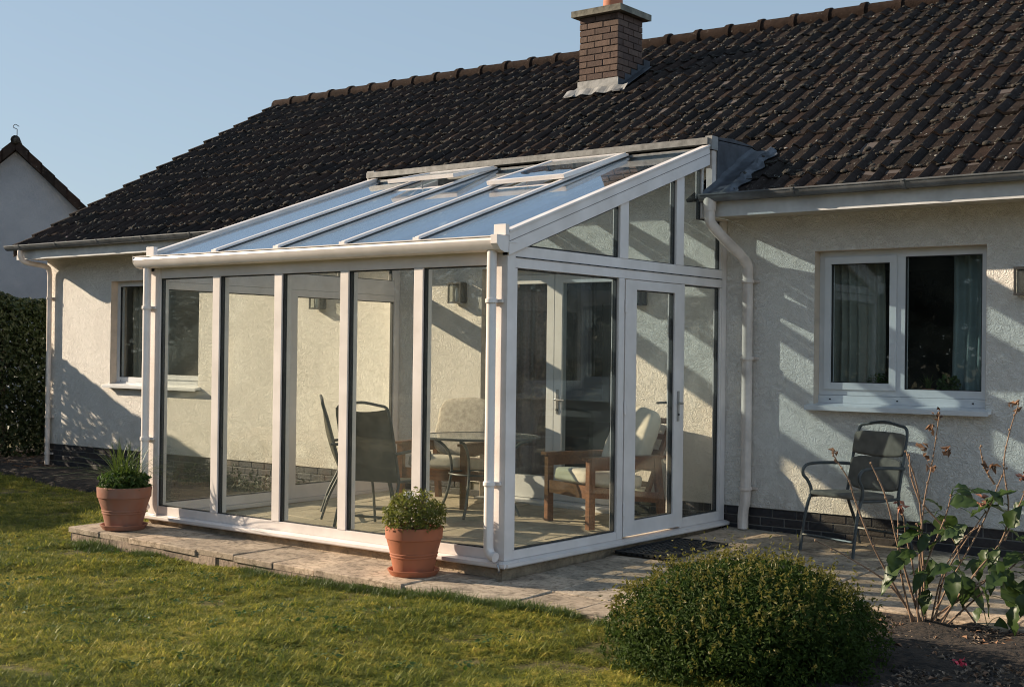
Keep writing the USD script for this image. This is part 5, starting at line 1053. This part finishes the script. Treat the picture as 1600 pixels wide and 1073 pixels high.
# hedge on the left boundary: runs from behind the house corner towards the viewer
def hedge(name, label, cat, pts, half, h0, h1, n, leaf, mat, seed, trunks=10):
    """A hedge along the line between two points, its height going from h0 to h1."""
    r = np.random.default_rng(seed); A, B = np.array(pts[0], float), np.array(pts[1], float); ln = np.linalg.norm(B - A); d = (B - A) / ln; s = np.array([-d[1], d[0]])
    p = thing(name, label, cat, None, None, (A[0], A[1], LZ))
    t = r.uniform(0, 1, n); side = r.choice([-1, 1, 0], n, p=[0.4, 0.4, 0.2]); hh = h0 + (h1 - h0) * np.clip(t * 2.2, 0, 1)
    hn = hh * (1 + 0.22 * (meshkit.fbm(np.c_[t * ln * 0.7, np.zeros(n), np.zeros(n)], 3, seed) - 0.5)); z = np.where(side == 0, hn * r.uniform(0.9, 1.0, n), hn * r.uniform(0.02, 1, n) ** 0.85)
    bul = half * (1 + 0.5 * (meshkit.fbm(np.c_[t * ln * 0.9, z * 0.9, side], 3, seed + 1) - 0.5)) * np.sqrt(np.clip(1.02 - (z / hn) ** 4, 0.02, 1))
    off = np.where(side == 0, r.uniform(-1, 1, n) * bul, side * bul * (1 - 0.35 * r.uniform(0, 1, n) ** 2))
    c = np.c_[np.outer(t * ln, d) + np.outer(off, s), z]; nr = np.c_[np.outer(np.sign(off), s), np.where(side == 0, 1.5, 0.5)]
    obj(p, 'foliage', MB().add(*leaf_quads(c, nr, leaf, 0.55, seed=seed)), mat)
    tr = MB()
    for k in range(trunks):
        q = d * ln * (k + 0.5) / trunks; tr.tube([(q[0], q[1], 0), (q[0] + r.normal(0, 0.05), q[1], h0 * 0.5), (q[0] + r.normal(0, 0.1), q[1] + r.normal(0, 0.1), h0 * 0.85)], [0.05, 0.035, 0.01], 6)
    obj(p, 'trunks', tr, 'bark'); return p
hedge('hedge', 'tall leafy hedge with reddish leaves beyond the left corner of the house', 'hedge', [(-12.35, 3.6), (-12.35, -0.6)], 0.62, 2.62, 2.5, 30000, 0.095, 'hedge_leaf', 41, 6)
hedge('hedge', 'tall boundary hedge left of the lawn that shades the house corner', 'hedge', [(-12.55, -0.8), (-12.75, -13.0)], 0.50, 2.45, 3.3, 60000, 0.10, 'hedge_leaf', 42, 14)
# trees at the bottom of the garden, behind the viewer, mirrored in the glass
def tree(label, x, y, h, rad, seed, n=5200):
    p = thing('tree', label, 'tree', 'trees at the bottom of the garden', None, (x, y, LZ)); r = np.random.default_rng(seed)
    tr = MB().tube(spline([(0, 0, 0), (r.normal(0, 0.1), r.normal(0, 0.1), h * 0.35), (r.normal(0, 0.25), r.normal(0, 0.25), h * 0.8)], 5), np.linspace(0.2, 0.05, 11), 9)
    C, D = [], []
    for k in range(9):
        a = r.uniform(0, 6.28); z = h * r.uniform(0.22, 0.88); q = np.array([math.cos(a), math.sin(a), 0]) * rad * r.uniform(0.35, 0.65) * (1.15 - z / h * 0.7) + (0, 0, z)
        tr.tube(spline([(0, 0, z * 0.6), q * (0.5, 0.5, 0.85), q], 4), np.linspace(0.07, 0.015, 9), 6)
        c, d = crown_points(n // 9, q, (rad * 0.52, rad * 0.52, h * 0.16), seed * 10 + k, 0.5, 0.3); C.append(c); D.append(d)
    obj(p, 'trunk', tr, 'bark', True)
    obj(p, 'crown', MB().add(*leaf_quads(np.vstack(C), np.vstack(D), 0.34, 0.6, seed=seed)), 'tree_leaf')
for k, (x, y, h, rd, wh) in enumerate([(-21, -20, 7.5, 3.2, 'leftmost in the row'), (-16.5, -23, 8.5, 3.4, 'second from the left'), (-11.5, -22, 6.5, 3.0, 'lowest of the row'), (-7, -24, 8.0, 3.4, 'fourth from the left'), (-2, -22, 7.0, 3.2, 'second from the right'), (3, -25, 8.0, 3.4, 'rightmost in the row')]):
    tree('dark leafy tree at the garden end mirrored in the glass, ' + wh, x, y, h, rd, 60 + k)
hedge('hedge', 'added tall dark hedge out of view, closing bright sky gaps behind the mirrored trees', 'hedge', [(-34, -27), (14, -28)], 0.9, 5.2, 5.6, 26000, 0.42, 'tree_leaf', 43, 12)  # added out of view to keep bright sky out of the window reflections
# low plants and litter
def scatter_bits(poly, n, seed, zf, size, mat, name, label, parent='/World', flat=True):
    pg = Polygon(poly); r = np.random.default_rng(seed); x0, y0, x1, y1 = pg.bounds; C = []
    while len(C) < n:
        x, y = r.uniform(x0, x1), r.uniform(y0, y1)
        if pg.contains(Point(x, y)): C.append((x, y, zf(x, y) + r.uniform(0.0, 0.02)))
    return MB().add(*leaf_quads(np.array(C), np.tile([0, 0, 1.4], (n, 1)), size, 0.45, 0.5, seed=seed, jitter=0.5))
def bed_z(x, y): return LZ + 0.075
obj('/World', 'bark_chips', scatter_bits([(2.35, -3.1), (2.45, -2.5), (4.6, -2.4), (4.8, -4.5), (3.2, -4.6), (3.05, -3.6)], 4600, 71, bed_z, 0.034, 'chip', '', ''), 'chip', kind='stuff', label='pale bark chips and litter on the soil bed')
cd = MB(); r = np.random.default_rng(72)
for _ in range(1500):
    x, y = r.uniform(1.6, 4.8), r.uniform(-4.5, -2.4)
    if Polygon(BED_R).buffer(-0.05).contains(Point(x, y)): cd.add(iv @ rot(rz=r.uniform(0, 360), rx=r.uniform(0, 90)).T * r.uniform(0.006, 0.024) * r.uniform(0.7, 1.3, 3) + (x, y, LZ + 0.07 + r.uniform(0, 0.01)), if_)
obj('/World', 'bed_litter', scatter_bits([(2.35, -3.1), (2.45, -2.5), (4.6, -2.4), (4.8, -4.5), (3.2, -4.6), (3.05, -3.6)], 420, 78, bed_z, 0.065, 'dead_leaf', '', ''), 'dead_leaf', kind='stuff', label='curled brown leaves lying on the soil bed')
obj('/World', 'soil_clods', cd, 'clod', kind='stuff', label='dark crumbs of soil on the flower bed')
obj('/World', 'fallen_leaves', scatter_bits([(-13.4, 1.5), (-13.4, 0.6), (-11.2, -0.3), (-10.2, -0.6), (-8.0, -0.9), (-4.4, -1.0), (-4.4, -0.05), (-10.5, -0.05), (-10.6, 1.5)], 3200, 73, lambda x, y: LZ + 0.03 + (0.02 if x < -10 else 0), 0.07, 'dead_leaf', '', ''), 'dead_leaf', kind='stuff', label='brown fallen leaves under the hedge and along the wall')
wd = thing('wall_weeds', 'low green weeds growing along the wall plinth beyond the far side glass', 'weeds', None, None, (-6.3, -0.35, LZ + 0.03))
c = r.normal(0, 1, (1500, 3)) * (0.55, 0.14, 0.10); c[:, 2] = np.abs(c[:, 2]); obj(wd, 'foliage', MB().add(*leaf_quads(c, np.tile([0, -0.5, 1.0], (1500, 1)), 0.055, 0.5, seed=12)), 'hedge_leaf')

# ------------------------------------------------------------------ grass
pi = UsdGeom.PointInstancer.Define(stage, '/World/grass'); data(pi.GetPrim(), kind='stuff', label='short uneven lawn grass lit by low sun')
protos = []
for k in range(6):
    pth = f'/World/grass/tuft_{k + 1:03d}'
    m_ = usdkit.mesh(stage, pth, MB().add(*blades(17, 100 + k, 0.052, 0.034 + 0.006 * (k % 3), 0.0058, 2.4, 3)).done(), M['blade']); protos.append(m_.GetPath())
for k in range(3):
    pth = f'/World/grass/long_tuft_{k + 1:03d}'
    m_ = usdkit.mesh(stage, pth, MB().add(*blades(46, 200 + k, 0.055, 0.105, 0.0042, 1.1, 3)).done(), M['long_blade']); protos.append(m_.GetPath())
pi.CreatePrototypesRel().SetTargets(protos)
r = np.random.default_rng(99)
soilL, soilR = Polygon(BORDER_L).buffer(-0.10), Polygon(BED_R).buffer(-0.05)
pos, ids, sc = [], [], []
def view_ok(x, y):
    ray = np.array([x, y, LZ]) - CAM; z = ray @ cf
    return z > 1 and abs(FPX * (ray @ cr) / z) < 860 and FPX * (ray @ cu) / z > -640
import shapely
N = 290000
X = r.uniform(-13.5, 2.6, N); Y = r.uniform(-8.6, 0.3, N)
ray = np.c_[X, Y, np.full(N, LZ)] - CAM; zz_ = ray @ cf; ok = (np.abs(FPX * (ray @ cr) / zz_) < 860) & (FPX * (ray @ cu) / zz_ > -650)
ok &= ~((Y > -3.74) & (X > -4.3)) & ~((X > -13.6) & shapely.contains_xy(soilL, X, Y)) & ~shapely.contains_xy(soilR, X, Y)
dist = np.linalg.norm(ray, axis=1); ok &= r.uniform(0, 1, N) < np.clip((10.5 / dist) ** 1.2, 0, 1)
dens = meshkit.fbm(np.c_[X, Y, np.zeros(N)] * 2.6, 4, 8); ok &= r.uniform(0, 1, N) < 0.35 + 1.9 * (dens - 0.25)
fine = meshkit.noise(np.c_[X, Y, np.zeros(N)] * 8.5, 21); ok &= (fine > 0.40) | (r.uniform(0, 1, N) < 0.28)
X, Y, dens = X[ok], Y[ok], dens[ok] + 0.5 * (fine[ok] - 0.6)
for x, y, dn in zip(X, Y, dens):
    pos.append((x, y, LZ + (lawn_h(x, y) if y < -3.7 else 0) - 0.002)); ids.append(r.integers(6)); sc.append(r.uniform(0.6, 1.4) * max(0.4, 0.40 + 1.15 * dn))
# longer tufts against the kerb and at random
for _ in range(800):
    x = r.uniform(-4.35, 1.3); y = -3.765 - abs(r.normal(0, 0.06)); k = meshkit.noise(np.array([x * 2.6, 3.3, 0.5]), 5)
    if k > 0.45: pos.append((x, y, LZ + lawn_h(x, y) - 0.01)); ids.append(6 + r.integers(3)); sc.append(r.uniform(0.45, 0.75 + 1.1 * (k - 0.4)))
for _ in range(1300):
    x, y = r.uniform(-5, 1.9), r.uniform(-8.0, -3.9); pos.append((x, y, LZ + lawn_h(x, y) - 0.01)); ids.append(6 + r.integers(3)); sc.append(r.uniform(0.3, 0.62))
n = len(pos); an = r.uniform(0, np.pi, n)
pi.CreatePositionsAttr(Vt.Vec3fArray.FromNumpy(np.array(pos, np.float32))); pi.CreateProtoIndicesAttr(Vt.IntArray([int(i) for i in ids]))
pi.CreateScalesAttr(Vt.Vec3fArray.FromNumpy(np.repeat(np.array(sc, np.float32)[:, None], 3, 1)))
pi.CreateOrientationsAttr(Vt.QuathArray([Gf.Quath(float(math.cos(a)), 0.0, 0.0, float(math.sin(a))) for a in an]))

wp = MB(); r = np.random.default_rng(123); C = []
for _ in range(150):
    x, y = r.uniform(-5.5, 1.8), r.uniform(-7.6, -3.85); m_ = r.integers(8, 26); q = np.c_[x + r.normal(0, 0.05, m_), y + r.normal(0, 0.05, m_), np.full(m_, LZ + float(lawn_h(x, y)) + 0.024) + r.uniform(0, 0.012, m_)]; C.append(q)
C = np.vstack(C); obj('/World', 'lawn_weeds', wp.add(*leaf_quads(C, np.tile([0, 0, 1.6], (len(C), 1)), 0.030, 0.7, seed=124, jitter=0.5)), 'green_leaf', kind='stuff', label='small broad-leaved weeds scattered through the lawn')

# ------------------------------------------------------------------ neighbouring house
nb = thing('neighbour_house', 'grey rendered gable end, shade mixed into its colour, of a neighbouring house with dark tiled verge', 'house', None, None, (-20.0, 5.2, LZ), math.degrees(math.atan2(0.82, 0.57)))
# local: the gable lies in the xz plane facing -y
hw, ze, zp, dp = 3.6, 2.55, 6.0, 9.0
obj(nb, 'wall', MB().prism([(-hw, 0), (hw, 0), (hw, ze), (0, zp - 0.12), (-hw, ze)], 1, 0.0, dp), 'stucco_far_shaded')
sl = (zp - ze) / hw
for s in (-1, 1):
    pts = [(0, zp + 0.10), (s * (hw + 0.35), ze + 0.10 - 0.35 * sl), (s * (hw + 0.35), ze - 0.08 - 0.35 * sl), (0, zp - 0.10)]
    rp = obj(nb, 'roof', MB().prism(pts, 1, -0.12, dp), TILES[0])
    ns_ = 15
    for k in range(ns_):
        u = (hw + 0.35) * (k + 0.5) / ns_; z = zp + 0.10 - u * sl; du = (hw + 0.35) / ns_ * 0.56
        obj(rp, 'verge_tile', MB().prism([(s * (u - du), z + du * sl + 0.03), (s * (u + du), z - du * sl + 0.055), (s * (u + du), z - du * sl - 0.20), (s * (u - du), z + du * sl - 0.20)], 1, -0.18, 0.35), TILES[k % 3])
obj(nb, 'ridge', MB().tube([(0, -0.2, zp + 0.10), (0, 4, zp + 0.10), (0, dp, zp + 0.06)], 0.10, 10), 'moss', True)
obj(nb, 'weather_vane', MB().tube([(0.02, 0.0, zp + 0.2), (0.02, 0, zp + 0.36)], 0.009, 5).tube(spline([(0.02, 0, zp + 0.36), (-0.06, 0, zp + 0.40), (-0.02, 0, zp + 0.46), (0.06, 0, zp + 0.42)], 4), 0.008, 5), 'black_metal')
print('prims', sum(1 for _ in stage.Traverse()))
